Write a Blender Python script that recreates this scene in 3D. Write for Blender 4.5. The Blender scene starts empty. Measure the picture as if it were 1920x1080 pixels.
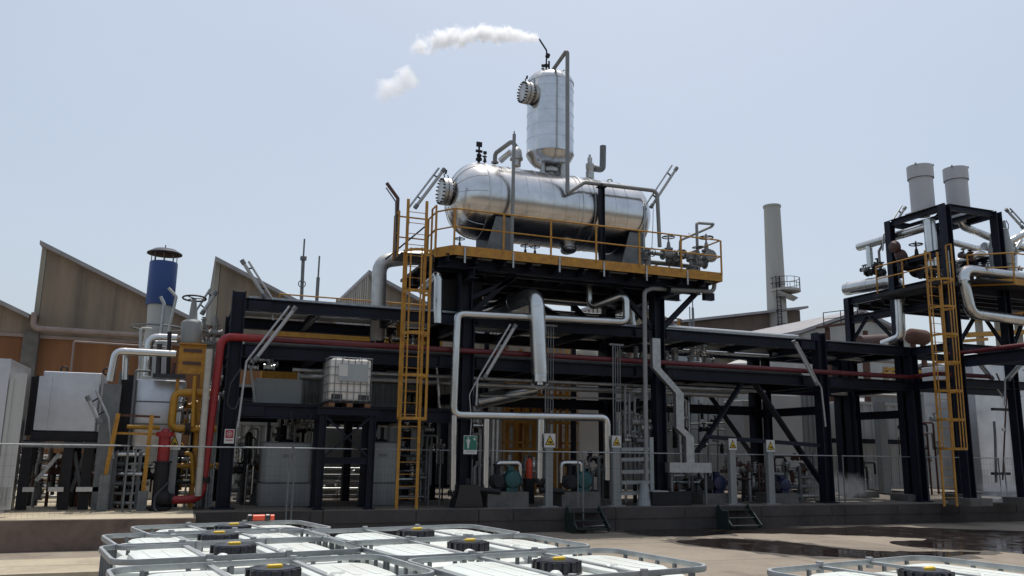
import bpy, math, random
from mathutils import Vector, Matrix
random.seed(7)
scene = bpy.context.scene
col = scene.collection

# ------------------------------------------------------------------ camera
FPX = 1560.0
AZ, PT, RO = math.radians(69), math.atan(306 / FPX), math.radians(.81)
cf = Vector((math.cos(AZ) * math.cos(PT), math.sin(AZ) * math.cos(PT), math.sin(PT)))
cr0 = Vector((math.sin(AZ), -math.cos(AZ), 0))
cu0 = cr0.cross(cf)
CR = cr0 * math.cos(RO) + cu0 * math.sin(RO)
CU = cu0 * math.cos(RO) - cr0 * math.sin(RO)
cam_data = bpy.data.cameras.new('camera')
cam = bpy.data.objects.new('camera', cam_data)
col.objects.link(cam)
cam_data.sensor_width = 36
cam_data.lens = 36 * FPX / 1920
cam_data.clip_end = 3000
cam_data.clip_start = .05
cam.matrix_world = Matrix(((CR.x, CU.x, -cf.x, 0), (CR.y, CU.y, -cf.y, 0), (CR.z, CU.z, -cf.z, 2.0), (0, 0, 0, 1)))
scene.camera = cam

# ------------------------------------------------------------------ sky, sun, exposure
SUN = Vector((.15, .24, .96)).normalized()
world = bpy.data.worlds.new('World')
scene.world = world
world.use_nodes = True
wn = world.node_tree
sky = wn.nodes.new('ShaderNodeTexSky')
sky.sky_type = 'NISHITA'
sky.sun_disc = False
sky.sun_elevation = math.asin(SUN.z)
sky.sun_rotation = math.atan2(SUN.x, SUN.y)
sky.air_density = 1.0
sky.dust_density = 4.0
sky.ozone_density = 1.2
sky.altitude = 0
hz = wn.nodes.new('ShaderNodeMixRGB')          # thin white summer haze evens the sky out
hz.inputs[0].default_value = .55
hz.inputs[2].default_value = (2.95, 3.5, 3.95, 1)
tcw = wn.nodes.new('ShaderNodeTexCoord'); nw = wn.nodes.new('ShaderNodeTexNoise'); mw = wn.nodes.new('ShaderNodeMapping')
mw.inputs['Scale'].default_value = (1, 1, 2.2)
nw.inputs['Scale'].default_value = 1.6; nw.inputs['Detail'].default_value = 5; nw.inputs['Distortion'].default_value = .4
wn.links.new(tcw.outputs['Generated'], mw.inputs[0]); wn.links.new(mw.outputs[0], nw.inputs['Vector'])
cw = wn.nodes.new('ShaderNodeMixRGB'); cw.inputs[1].default_value = (2.85, 3.25, 3.65, 1); cw.inputs[2].default_value = (3.6, 3.9, 4.1, 1)
wn.links.new(nw.outputs[0], cw.inputs[0]); wn.links.new(cw.outputs[0], hz.inputs[2])
wn.links.new(sky.outputs[0], hz.inputs[1])
wn.links.new(hz.outputs[0], wn.nodes['Background'].inputs[0])
wn.nodes['Background'].inputs[1].default_value = .15
sd = bpy.data.lights.new('sun', 'SUN')
sd.energy = 2.9
sd.angle = math.radians(.6)
sd.color = (1, .95, .87)
so = bpy.data.objects.new('sun', sd)
so.rotation_euler = SUN.to_track_quat('Z', 'Y').to_euler()
so.location = (0, 0, 40)
col.objects.link(so)
scene.view_settings.view_transform = 'Standard'
scene.view_settings.look = 'None'
scene.view_settings.exposure = .24
scene.view_settings.gamma = 1
scene.cycles.volume_bounces = 14
scene.cycles.max_bounces = 8

# ------------------------------------------------------------------ materials
ALB = .66   # deep shade put into the base colours of most non-metal materials
def mat(name, c, rough=.6, metal=0., var=.25, scale=2.5, bump=.0, bscale=20., c2=None, streak=False, spec=None, detail=5, lo=.35, hi=.7):
    if metal < .7 and name not in ('white_plastic', 'yellow_plastic', 'red_plastic', 'black_plastic'):
        c = tuple(x * ALB for x in c)
        if c2: c2 = tuple(x * ALB for x in c2)
    m = bpy.data.materials.new(name)
    m.use_nodes = True
    n, l = m.node_tree.nodes, m.node_tree.links
    b = n['Principled BSDF']
    b.inputs['Roughness'].default_value = rough
    b.inputs['Metallic'].default_value = metal
    if spec is not None:
        b.inputs['Specular IOR Level'].default_value = spec
    tc = n.new('ShaderNodeTexCoord')
    mp = n.new('ShaderNodeMapping')
    l.new(tc.outputs['Object'], mp.inputs[0])
    if streak:
        mp.inputs['Scale'].default_value = (1, 1, .12)
    nz = n.new('ShaderNodeTexNoise')
    nz.inputs['Scale'].default_value = scale
    nz.inputs['Detail'].default_value = detail
    nz.inputs['Roughness'].default_value = .65
    l.new(mp.outputs[0], nz.inputs['Vector'])
    rp = n.new('ShaderNodeValToRGB')
    rp.color_ramp.elements[0].position = lo
    rp.color_ramp.elements[1].position = hi
    if c2 is None:
        c2 = tuple(x * (1 - var) for x in c)
    rp.color_ramp.elements[0].color = (*c2, 1)
    rp.color_ramp.elements[1].color = (*c, 1)
    l.new(nz.outputs[0], rp.inputs[0])
    l.new(rp.outputs[0], b.inputs['Base Color'])
    mr = n.new('ShaderNodeMapRange')
    mr.inputs['To Min'].default_value = min(1, rough * 1.25)
    mr.inputs['To Max'].default_value = rough * .85
    l.new(nz.outputs[0], mr.inputs[0])
    l.new(mr.outputs[0], b.inputs['Roughness'])
    if bump:
        n2 = n.new('ShaderNodeTexNoise')
        n2.inputs['Scale'].default_value = bscale
        n2.inputs['Detail'].default_value = 3
        l.new(tc.outputs['Object'], n2.inputs['Vector'])
        bp = n.new('ShaderNodeBump')
        bp.inputs['Strength'].default_value = bump
        bp.inputs['Distance'].default_value = .02
        l.new(n2.outputs[0], bp.inputs['Height'])
        l.new(bp.outputs[0], b.inputs['Normal'])
    return m

M = {}
def mk(k, *a, **kw): M[k] = mat(k, *a, **kw)
mk('navy_steel', (.013, .020, .048), .5, var=.45, scale=3, spec=.22, c2=(.012, .013, .02))
mk('dark_steel', (.022, .022, .028), .55, var=.4, spec=.3)
mk('galvanised', (.42, .44, .45), .45, .75, var=.3, scale=9, bump=.05)
mk('galvanised_dull', (.27, .29, .30), .6, .35, var=.3, scale=5)
mk('cladding', (.66, .67, .68), .21, 1., c2=(.50, .51, .52), scale=1.6, bump=.26, bscale=2.6)
mk('pipe_cladding', (.60, .61, .61), .25, .95, var=.16, scale=1.2, bump=.03, bscale=1.6, detail=2)
mk('dull_cladding', (.50, .50, .49), .42, .8, var=.25, scale=4, bump=.1, bscale=8)
mk('grey_pipe', (.34, .35, .35), .5, .2, var=.2)
mk('orange_paint', (.66, .33, .025), .5, c2=(.42, .19, .02), scale=6)
mk('yellow_paint', (.60, .30, .015), .45, var=.25, scale=5)
mk('red_paint', (.42, .018, .022), .4, var=.3, scale=4)
mk('dark_red_paint', (.16, .012, .022), .45, var=.3, scale=4)
mk('cream_paint', (.60, .57, .50), .5, var=.2, scale=5)
mk('drum_grey', (.66, .67, .70), .6, var=.12, scale=2, streak=True)
mk('white_paint', (.66, .66, .64), .5, var=.14, scale=2.5, streak=True)
mk('white_plastic', (.62, .66, .63), .38, c2=(.50, .48, .42), scale=2.2, lo=.3, hi=.55, bump=.12, bscale=5)
mk('ibc_white', (.95, .91, .85), .45, var=.1, scale=3)
mk('black_plastic', (.016, .017, .022), .32, var=.3)
mk('yellow_plastic', (.75, .50, .03), .45, var=.1)
mk('red_plastic', (.75, .08, .03), .4, var=.1)
mk('steel_panel', (.62, .64, .68), .33, .75, var=.25, scale=1.3, bump=.12, bscale=1.6)
mk('panel_grey', (.56, .56, .53), .6, var=.2, scale=2, streak=True)
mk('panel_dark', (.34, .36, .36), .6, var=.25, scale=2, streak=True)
mk('tank_grey', (.48, .52, .53), .5, var=.2, scale=2, streak=True)
mk('blue_paint', (.022, .085, .33), .45, var=.25, scale=2, streak=True)
mk('motor_green', (.012, .12, .13), .4, var=.3, scale=8)
mk('motor_blue', (.012, .022, .10), .4, var=.3, scale=8)
mk('stair_green', (.02, .04, .035), .6, var=.3)
mk('sign_white', (.75, .75, .72), .5, var=.08)
mk('sign_yellow', (.78, .52, .02), .5, var=.1)
mk('sign_black', (.01, .01, .01), .5)
mk('sign_green', (.01, .20, .13), .5, var=.1)
mk('sign_red', (.50, .02, .06), .5, var=.1)
mk('rust', (.16, .07, .045), .8, var=.5, scale=8)
mk('brown_paint', (.12, .06, .055), .6, var=.3)
mk('wood', (.30, .15, .08), .8, var=.4, scale=10)
mk('render_tan', (.42, .33, .235), .9, c2=(.20, .165, .135), scale=1.1, streak=True, lo=.3, hi=.75, bump=.1)
mk('render_orange', (.36, .165, .065), .9, c2=(.20, .085, .04), scale=.8, streak=True)
mk('roof_sheet', (.44, .43, .45), .7, var=.25, scale=2)
mk('corrugated', (.46, .43, .36), .65, var=.3, scale=1.5, streak=True)
mk('pink_pipe', (.42, .33, .30), .6, var=.25)
mk('stack_white', (.58, .60, .58), .6, var=.12, scale=1.5, streak=True)
mk('stack_concrete', (.58, .58, .54), .85, var=.22, scale=.8, streak=True, bump=.06, bscale=4)
mk('roof_brown', (.20, .15, .12), .85, var=.25, scale=1)
mk('lamp_lens', (.50, .52, .53), .2, var=.05)
mk('plinth', (.20, .19, .18), .9, var=.35, scale=3, bump=.15)

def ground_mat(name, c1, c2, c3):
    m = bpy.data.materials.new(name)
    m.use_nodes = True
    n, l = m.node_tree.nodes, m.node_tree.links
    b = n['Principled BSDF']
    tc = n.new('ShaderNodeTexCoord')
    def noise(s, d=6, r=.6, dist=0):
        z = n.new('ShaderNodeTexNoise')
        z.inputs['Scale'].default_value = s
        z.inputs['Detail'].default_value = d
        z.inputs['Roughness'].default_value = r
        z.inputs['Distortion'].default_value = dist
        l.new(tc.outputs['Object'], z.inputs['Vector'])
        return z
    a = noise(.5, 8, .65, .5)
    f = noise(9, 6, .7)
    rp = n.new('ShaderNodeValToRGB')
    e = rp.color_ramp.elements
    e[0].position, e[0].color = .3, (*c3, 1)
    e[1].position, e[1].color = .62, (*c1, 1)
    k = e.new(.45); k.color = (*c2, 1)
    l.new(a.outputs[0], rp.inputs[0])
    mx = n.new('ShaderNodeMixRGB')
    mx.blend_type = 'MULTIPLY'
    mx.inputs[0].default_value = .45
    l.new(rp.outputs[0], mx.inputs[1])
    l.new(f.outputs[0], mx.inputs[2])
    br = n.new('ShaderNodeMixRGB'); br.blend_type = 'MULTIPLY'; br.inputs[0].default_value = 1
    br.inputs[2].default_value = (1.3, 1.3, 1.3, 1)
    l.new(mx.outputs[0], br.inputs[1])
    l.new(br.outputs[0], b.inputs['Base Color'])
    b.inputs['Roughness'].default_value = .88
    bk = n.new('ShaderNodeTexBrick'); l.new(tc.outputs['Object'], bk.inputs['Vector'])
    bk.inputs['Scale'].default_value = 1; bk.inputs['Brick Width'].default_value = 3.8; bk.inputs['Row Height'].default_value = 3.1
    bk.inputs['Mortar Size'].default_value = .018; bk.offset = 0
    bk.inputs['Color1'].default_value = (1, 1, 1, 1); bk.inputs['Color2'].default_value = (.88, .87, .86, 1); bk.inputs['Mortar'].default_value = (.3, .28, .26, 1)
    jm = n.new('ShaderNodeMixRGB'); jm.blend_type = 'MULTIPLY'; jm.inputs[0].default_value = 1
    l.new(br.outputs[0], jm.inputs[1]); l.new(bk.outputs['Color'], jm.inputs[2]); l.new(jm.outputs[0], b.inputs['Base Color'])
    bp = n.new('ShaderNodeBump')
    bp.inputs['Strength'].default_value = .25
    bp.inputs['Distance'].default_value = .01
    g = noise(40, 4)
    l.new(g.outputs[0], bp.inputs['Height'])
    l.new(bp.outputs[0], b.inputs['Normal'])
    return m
M['yard'] = ground_mat('yard_concrete', (.25, .215, .17), (.21, .178, .14), (.135, .11, .09))
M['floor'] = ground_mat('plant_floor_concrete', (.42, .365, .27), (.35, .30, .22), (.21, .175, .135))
M['dirty_shaded_floor'] = ground_mat('dirty_shaded_floor', (.16, .14, .115), (.11, .095, .08), (.05, .044, .04))  # stained concrete, darkened further with painted shade under the rack
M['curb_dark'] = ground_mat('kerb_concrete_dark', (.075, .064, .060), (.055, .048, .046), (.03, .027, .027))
M['curb'] = ground_mat('kerb_concrete', (.21, .155, .125), (.16, .118, .097), (.07, .052, .046))
wet = bpy.data.materials.new('wet_concrete'); wet.use_nodes = True
b = wet.node_tree.nodes['Principled BSDF']
b.inputs['Base Color'].default_value = (.022, .016, .014, 1)
b.inputs['Roughness'].default_value = .06
_n = wet.node_tree.nodes.new('ShaderNodeTexNoise'); _n.inputs['Scale'].default_value = 1.7; _n.inputs['Detail'].default_value = 4
_tc = wet.node_tree.nodes.new('ShaderNodeTexCoord'); wet.node_tree.links.new(_tc.outputs['Object'], _n.inputs['Vector'])
_r = wet.node_tree.nodes.new('ShaderNodeMapRange'); _r.inputs['To Min'].default_value = .02; _r.inputs['To Max'].default_value = .3
_r.inputs['From Min'].default_value = .4; _r.inputs['From Max'].default_value = .7
wet.node_tree.links.new(_n.outputs[0], _r.inputs[0]); wet.node_tree.links.new(_r.outputs[0], b.inputs['Roughness'])
_b = wet.node_tree.nodes.new('ShaderNodeBump'); _b.inputs['Strength'].default_value = .03; _b.inputs['Distance'].default_value = .01
wet.node_tree.links.new(_n.outputs[0], _b.inputs['Height']); wet.node_tree.links.new(_b.outputs[0], b.inputs['Normal'])
M['wet'] = wet
M['damp'] = mat('damp_concrete', (.12, .10, .08), .55, c2=(.05, .042, .036), scale=3, lo=.35, hi=.6)

# ------------------------------------------------------------------ helpers
def at(px, py, Y=None, X=None, Z=None):
    """point of the place that the photograph shows at pixel px,py, at a known depth"""
    d = cf + CR * ((px - 960) / FPX) + CU * ((540 - py) / FPX)
    t = Y / d.y if Y is not None else (X / d.x if X is not None else (Z - 2) / d.z)
    return Vector((d.x * t, d.y * t, 2 + d.z * t))

ORG = {}
V = Vector
class MB:
    def __init__(s): s.v = []; s.f = []
    def add(s, vs, fs):
        k = len(s.v); s.v += [tuple(v) for v in vs]; s.f += [tuple(i + k for i in f) for f in fs]; return s
    def bx(s, x0, x1, y0, y1, z0, z1):
        return s.add([(x0, y0, z0), (x1, y0, z0), (x1, y1, z0), (x0, y1, z0), (x0, y0, z1), (x1, y0, z1), (x1, y1, z1), (x0, y1, z1)],
                     [(0, 3, 2, 1), (4, 5, 6, 7), (0, 1, 5, 4), (1, 2, 6, 5), (2, 3, 7, 6), (3, 0, 4, 7)])
    def bar(s, a, b, w, h, up=(0, 0, 1)):
        a, b = V(a), V(b); d = (b - a).normalized(); up = V(up)
        if abs(d.dot(up)) > .98: up = V((0, 1, 0))
        sx = d.cross(up).normalized(); sz = sx.cross(d)
        vs = []
        for p in (a, b):
            for i, j in ((-1, -1), (1, -1), (1, 1), (-1, 1)):
                vs.append(p + sx * (i * w / 2) + sz * (j * h / 2))
        return s.add(vs, [(3, 2, 1, 0), (4, 5, 6, 7), (0, 1, 5, 4), (1, 2, 6, 5), (2, 3, 7, 6), (3, 0, 4, 7)])
    def hbeam(s, a, b, w, h, t=.02, up=(0, 0, 1)):
        a, b = V(a), V(b); d = (b - a).normalized(); u = V(up)
        if abs(d.dot(u)) > .98: u = V((0, 1, 0))
        sx = d.cross(u).normalized(); sz = sx.cross(d)
        o = sz * (h / 2 - t / 2)
        s.bar(a + o, b + o, w, t, up); s.bar(a - o, b - o, w, t, up)
        return s.bar(a, b, t, h - 2 * t, up)
    def frame(s, d):
        d = V(d).normalized(); u = V((0, 0, 1)) if abs(d.z) < .9 else V((0, 1, 0))
        x = d.cross(u).normalized(); return x, x.cross(d).normalized()
    def cyl(s, a, b, r, n=16, r2=None, caps=True):
        a, b = V(a), V(b); r2 = r if r2 is None else r2
        x, y = s.frame(b - a); vs = []
        for p, q in ((a, r), (b, r2)):
            for i in range(n):
                t = 2 * math.pi * i / n; vs.append(p + (x * math.cos(t) + y * math.sin(t)) * q)
        fs = [(i, (i + 1) % n, n + (i + 1) % n, n + i) for i in range(n)]
        if caps: fs += [tuple(range(n - 1, -1, -1)), tuple(range(n, 2 * n))]
        return s.add(vs, fs)
    def lathe(s, o, d, prof, n=32):
        o = V(o); d = V(d).normalized(); x, y = s.frame(d); vs = []
        for h, r in prof:
            for i in range(n):
                t = 2 * math.pi * i / n; vs.append(o + d * h + (x * math.cos(t) + y * math.sin(t)) * max(r, 1e-4))
        fs = []
        for k in range(len(prof) - 1):
            for i in range(n):
                j = (i + 1) % n
                fs.append((k * n + i, k * n + j, (k + 1) * n + j, (k + 1) * n + i))
        fs += [tuple(range(n - 1, -1, -1)), tuple(range((len(prof) - 1) * n, len(prof) * n))]
        return s.add(vs, fs)
    def sph(s, c, r, n=12, sz=1):
        pr = [(-r * math.cos(math.pi * k / 8) * sz, r * math.sin(math.pi * k / 8)) for k in range(9)]
        return s.lathe(c, (0, 0, 1), pr, n)
    def torus(s, c, d, R, r, n=24, m=6):
        c = V(c); d = V(d).normalized(); x, y = s.frame(d); vs = []
        for i in range(n):
            t = 2 * math.pi * i / n; e = x * math.cos(t) + y * math.sin(t)
            for j in range(m):
                u = 2 * math.pi * j / m; vs.append(c + e * (R + r * math.cos(u)) + d * (r * math.sin(u)))
        return s.add(vs, [(i * m + j, i * m + (j + 1) % m, ((i + 1) % n) * m + (j + 1) % m, ((i + 1) % n) * m + j) for i in range(n) for j in range(m)])
    def tube(s, pts, r, n=12, br=None, seg=5, bands=0):
        pts = [V(p) for p in pts]; br = r * 2.2 if br is None else br
        out = [pts[0]]
        for i in range(1, len(pts) - 1):
            p, a, b = pts[i], pts[i - 1] - pts[i], pts[i + 1] - pts[i]
            la, lb = a.length, b.length; a.normalize(); b.normalize()
            ang = a.angle(b)
            if ang > 3.05: out.append(p); continue
            t = min(br / max(math.tan(ang / 2), .05), la * .48, lb * .48)
            p0, p1 = p + a * t, p + b * t
            for k in range(seg + 1):
                w = k / seg; out.append(p0 * (1 - w) ** 2 + p * 2 * w * (1 - w) + p1 * w * w)
        out.append(pts[-1])
        d = (out[1] - out[0]).normalized(); x, y = s.frame(d); vs = []; prev = d
        for i, p in enumerate(out):
            if i == 0: t = out[1] - out[0]
            elif i == len(out) - 1: t = out[-1] - out[-2]
            else: t = (out[i + 1] - p).normalized() + (p - out[i - 1]).normalized()
            t = t.normalized()
            q = prev.rotation_difference(t); x = q @ x; x = (x - t * x.dot(t)).normalized(); y = t.cross(x); prev = t
            for k in range(n):
                u = 2 * math.pi * k / n; vs.append(p + (x * math.cos(u) + y * math.sin(u)) * r)
        m = len(out)
        fs = [(i * n + k, i * n + (k + 1) % n, (i + 1) * n + (k + 1) % n, (i + 1) * n + k) for i in range(m - 1) for k in range(n)]
        fs += [tuple(range(n - 1, -1, -1)), tuple(range((m - 1) * n, m * n))]
        s.add(vs, fs)
        if bands:
            for i in range(len(pts) - 1):
                a, b = pts[i], pts[i + 1]; L = (b - a).length; d = (b - a).normalized()
                k0 = br * 1.0 if i else .15
                k = k0
                while k < L - br * .9:
                    s.cyl(a + d * k, a + d * (k + .035), r * 1.035, n); k += bands
        return s
    def loft(s, layers, caps=True):
        n = len(layers[0]); vs = [p for L in layers for p in L]
        fs = [(k * n + i, k * n + (i + 1) % n, (k + 1) * n + (i + 1) % n, (k + 1) * n + i) for k in range(len(layers) - 1) for i in range(n)]
        if caps: fs += [tuple(range(n - 1, -1, -1)), tuple(range((len(layers) - 1) * n, len(layers) * n))]
        return s.add(vs, fs)
    def rbox(s, cx, cy, z0, z1, w, l, r, e=.04, n=4):
        def ring(z, ins):
            o = []; rr = max(r - ins, .004)
            for sx, sy, a0 in ((1, 1, 0), (-1, 1, 90), (-1, -1, 180), (1, -1, 270)):
                for k in range(n + 1):
                    t = math.radians(a0 + 90 * k / n)
                    o.append((cx + sx * (w / 2 - ins - rr) + rr * math.cos(t), cy + sy * (l / 2 - ins - rr) + rr * math.sin(t), z))
            return o
        return s.loft([ring(z0, e), ring(z0 + e * .4, e * .25), ring(z0 + e, 0), ring(z1 - e, 0), ring(z1 - e * .4, e * .25), ring(z1, e)])
    def to(s, name, m, parent=None, smooth=True):
        me = bpy.data.meshes.new(name)
        if parent is not None: o0 = ORG[parent]
        else:
            xs = [v[0] for v in s.v]; ys = [v[1] for v in s.v]; zs = [v[2] for v in s.v]
            o0 = V(((min(xs) + max(xs)) / 2, (min(ys) + max(ys)) / 2, min(zs)))
        me.from_pydata([(v[0] - o0.x, v[1] - o0.y, v[2] - o0.z) for v in s.v], [], s.f)
        me.update()
        if smooth:
            me.shade_smooth(); me.set_sharp_from_angle(angle=math.radians(38))
        me.materials.append(M[m] if isinstance(m, str) else m)
        o = bpy.data.objects.new(name, me); col.objects.link(o)
        if parent is not None: o.parent = parent
        else: o.location = o0
        ORG[o] = o0
        return o

def tag(o, label, cat, group=None):
    o['label'] = label; o['category'] = cat
    if group: o['group'] = group
    return o
def T(name, label, cat, loc=(0, 0, 0), group=None):
    o = bpy.data.objects.new(name, None); o.empty_display_size = .2; col.objects.link(o)
    o.location = V(loc); ORG[o] = V(loc)
    return tag(o, label, cat, group)
def struct(name, mb, m, kind='structure'):
    o = mb.to(name, m, None, False); o['kind'] = kind; return o
def copy_tree(o, parent=None):
    c = o.copy(); col.objects.link(c); c.parent = parent
    for ch in list(o.children): copy_tree(ch, c)
    return c
# ------------------------------------------------------------------ setting
g = MB(); g.add([(-900, -300, 0), (900, -300, 0), (900, 1500, 0), (-900, 1500, 0)], [(0, 1, 2, 3)])
struct('ground', g, 'yard')
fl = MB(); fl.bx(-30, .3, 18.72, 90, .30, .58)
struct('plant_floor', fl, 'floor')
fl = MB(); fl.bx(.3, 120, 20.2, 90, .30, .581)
struct('plant_floor', fl, 'dirty_shaded_floor')
kb = MB(); kb.bx(-30, .34, 18.60, 18.72, .004, .574); struct('kerb_wall', kb, 'curb')
kb = MB(); kb.bx(.22, .34, 18.72, 20.08, .004, .574); kb.bx(.34, 120, 20.08, 20.2, .004, .577)
for i in range(24):
    x = .34 + i * 2.5
    kb.bx(x, x + 2.46, 20.06, 20.08, .30, .54)
struct('kerb_wall', kb, 'curb_dark')
k2 = MB(); k2.bx(-30, 1.2, 14.6, 16.4, .0, .12)
struct('kerb_step', k2, 'floor')

def puddle(pts):
    """outline of a wet patch lying on the concrete"""
    P = [at(x, y, Z=.005) for x, y in pts]
    out = []
    n = len(P)
    for i in range(n):
        p0, p1, p2, p3 = P[i - 1], P[i], P[(i + 1) % n], P[(i + 2) % n]
        for k in range(6):
            t = k / 6
            q = .5 * ((2 * p1) + (p2 - p0) * t + (2 * p0 - 5 * p1 + 4 * p2 - p3) * t * t + (3 * p1 - p0 - 3 * p2 + p3) * t ** 3)
            j = random.uniform(-.05, .05)
            out.append((q.x + j, q.y + j * 2, .005))
    cx_ = sum(q[0] for q in out) / len(out); cy_ = sum(q[1] for q in out) / len(out); dm = []
    for q in out:
        d = V((q[0] - cx_, q[1] - cy_, 0)); w = random.uniform(.05, .38); d = d.normalized() * w
        dm.append((q[0] + d.x, q[1] + d.y + (w if q[1] > cy_ else -w) * .5, .0035))
    m = MB(); m.add(dm, [tuple(range(len(dm)))[::-1]]); struct('damp_patch', m, 'damp')
    m = MB(); m.add(out, [tuple(range(len(out)))[::-1]])
    o = struct('puddle', m, 'wet'); o['kind'] = 'structure'
puddle([(1180, 993), (1380, 988), (1530, 990), (1640, 987), (1800, 992), (1918, 996), (1990, 1000), (1980, 1040), (1880, 1034), (1790, 1030), (1700, 1024), (1670, 1016), (1740, 1011), (1640, 1005), (1540, 1002), (1400, 1000), (1290, 1006), (1210, 1003)])
puddle([(1290, 1012), (1370, 1010), (1460, 1015), (1540, 1024), (1640, 1032), (1740, 1034), (1840, 1036), (1700, 1047), (1560, 1044), (1450, 1037), (1340, 1027), (1270, 1017)])

# ------------------------------------------------------------------ sawtooth factory behind
YF = 36.0
fac = T('factory_building', 'long tan factory with sawtooth roof and orange painted lower wall behind the plant', 'building', (0, YF, .58))
up = MB(); lo = MB(); rf = MB(); cg = MB(); gut = MB()
xs = [-18.4, -12.0, -5.6, .8, 7.2, 13.6, 20.0]
for x in xs:
    x1 = x + 6.4
    up.add([(x, YF, 6.0), (x1, YF, 6.0), (x1, YF, 6.75), (x + .08, YF, 9.6), (x, YF, 9.6)], [(0, 1, 2, 3, 4)])
    for q in range(1, 5):
        xx = x + q * 1.28; up.bx(xx - .02, xx + .02, YF - .015, YF - .002, 6.12, 9.45 - q * .56)
    # roof slab with thickness, overhanging the gable
    a, b_ = V((x - .25, YF - .3, 9.75)), V((x1 - .05, YF - .3, 6.75))
    rf.add([a, b_, b_ + V((0, 0, -.16)), a + V((0, 0, -.16)), a + V((0, 30, 0)), b_ + V((0, 30, 0)), b_ + V((0, 30, -.16)), a + V((0, 30, -.16))],
           [(0, 1, 5, 4), (3, 7, 6, 2), (0, 3, 2, 1), (4, 5, 6, 7), (0, 4, 7, 3), (1, 2, 6, 5)])
    # corrugated light side
    n = 60
    for k in range(n):
        y0 = YF + .02 + k * .5
        cg.bx(x - .20, x - .12, y0, y0 + .28, 6.9, 9.58)
    cg.bx(x - .12, x - .02, YF + .02, YF + 30, 6.85, 9.58)
    gut.bx(x - .28, x - .02, YF - .32, YF + 30, 6.62, 6.84)
lo.bx(-18.4, 26.4, YF, YF + 30, .58, 6.0)
up.to('upper_wall', 'render_tan', fac, False); lo.to('lower_wall', 'render_orange', fac, False)
rf.to('roof', 'roof_sheet', fac, False); cg.to('corrugated_light', 'corrugated', fac, False); gut.to('roof_gutter', 'rust', fac, False)
for x in (-5.75, .65):
    p = MB(); p.bx(x - .26, x + .26, YF - .28, YF - .004, .58, 6.2); p.to('pilaster', 'plinth', fac, False)
pp = MB(); pp.tube([(-5.7, YF - .45, 6.9), (-5.7, YF - .45, 6.3), (-1.6, YF - .45, 6.26), (6, YF - .45, 6.2)], .11, 10); pp.to('rainwater_pipe', 'pink_pipe', fac)
pp = MB(); pp.bx(-12, -5.9, YF - .06, YF - .004, 6.0, 6.12); pp.bx(-5.5, 20, YF - .06, YF - .004, 5.98, 6.1); pp.to('wall_band', 'pink_pipe', fac, False)
bb = T('added_reflected_building', 'added unseen long tan warehouse behind the camera, put in to mirror in the tanks', 'building', (5, -38, 0))  # added building out of view: tan reflection for the tanks, less sky light
m = MB(); m.bx(-70, 90, -50, -34, 0, 9); m.to('wall', 'render_tan', bb, False)
m = MB(); m.bx(-71, 91, -50.5, -33.5, 9, 9.4); m.to('roof', 'roof_sheet', bb, False)
# chimney far behind
cx, cy = 48.45, 60
ch = T('factory_chimney', 'tall plain grey chimney with round railed platform far behind the plant', 'chimney', (cx, cy, .5))
m = MB(); m.lathe((cx, cy, 0), (0, 0, 1), [(.5, 1.0), (12, .88), (24.0, .73), (24.2, .73), (24.25, .80), (24.42, .80), (24.42, .68), (24.2, .65)], 40); m.to('shaft', 'stack_concrete', ch)
m = MB()
for z in (14, 16, 18, 20, 22): m.cyl((cx, cy, z), (cx, cy, z + .04), 1.025 - z * .0122, 40)
m.to('joint_band', 'stack_concrete', ch)
m = MB(); m.cyl((cx + .5, cy - .6, 16.3), (cx + .5, cy - .6, 16.5), 1.35, 24); m.cyl((cx + .4, cy - .4, 15.9), (cx + .5, cy - .6, 16.3), 1.0, 20, 1.25); m.to('platform', 'stack_concrete', ch)
m = MB()
for z in (17.0, 17.5): m.torus((cx + .5, cy - .6, z), (0, 0, 1), 1.32, .025, 24)
for k in range(12):
    t = k * math.pi / 6; m.cyl((cx + .5 + 1.32 * math.cos(t), cy - .6 + 1.32 * math.sin(t), 16.4), (cx + .5 + 1.32 * math.cos(t), cy - .6 + 1.32 * math.sin(t), 17.5), .025, 6)
m.to('railing', 'dark_steel', ch)
m = MB()
for sx in (-.75, -.35): m.bar((cx + sx, cy - 1.1, 3), (cx + sx, cy - 1.0, 17.6), .06, .06)
z = 3
while z < 17.5: m.bar((cx - .75, cy - 1.07, z), (cx - .35, cy - 1.07, z), .04, .04); z += .35
z = 6
while z < 17: m.torus((cx - .7, cy - 1.45, z), (0, 0, 1), .42, .03, 12); z += 1.2
m.to('ladder', 'dark_steel', ch)

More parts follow.
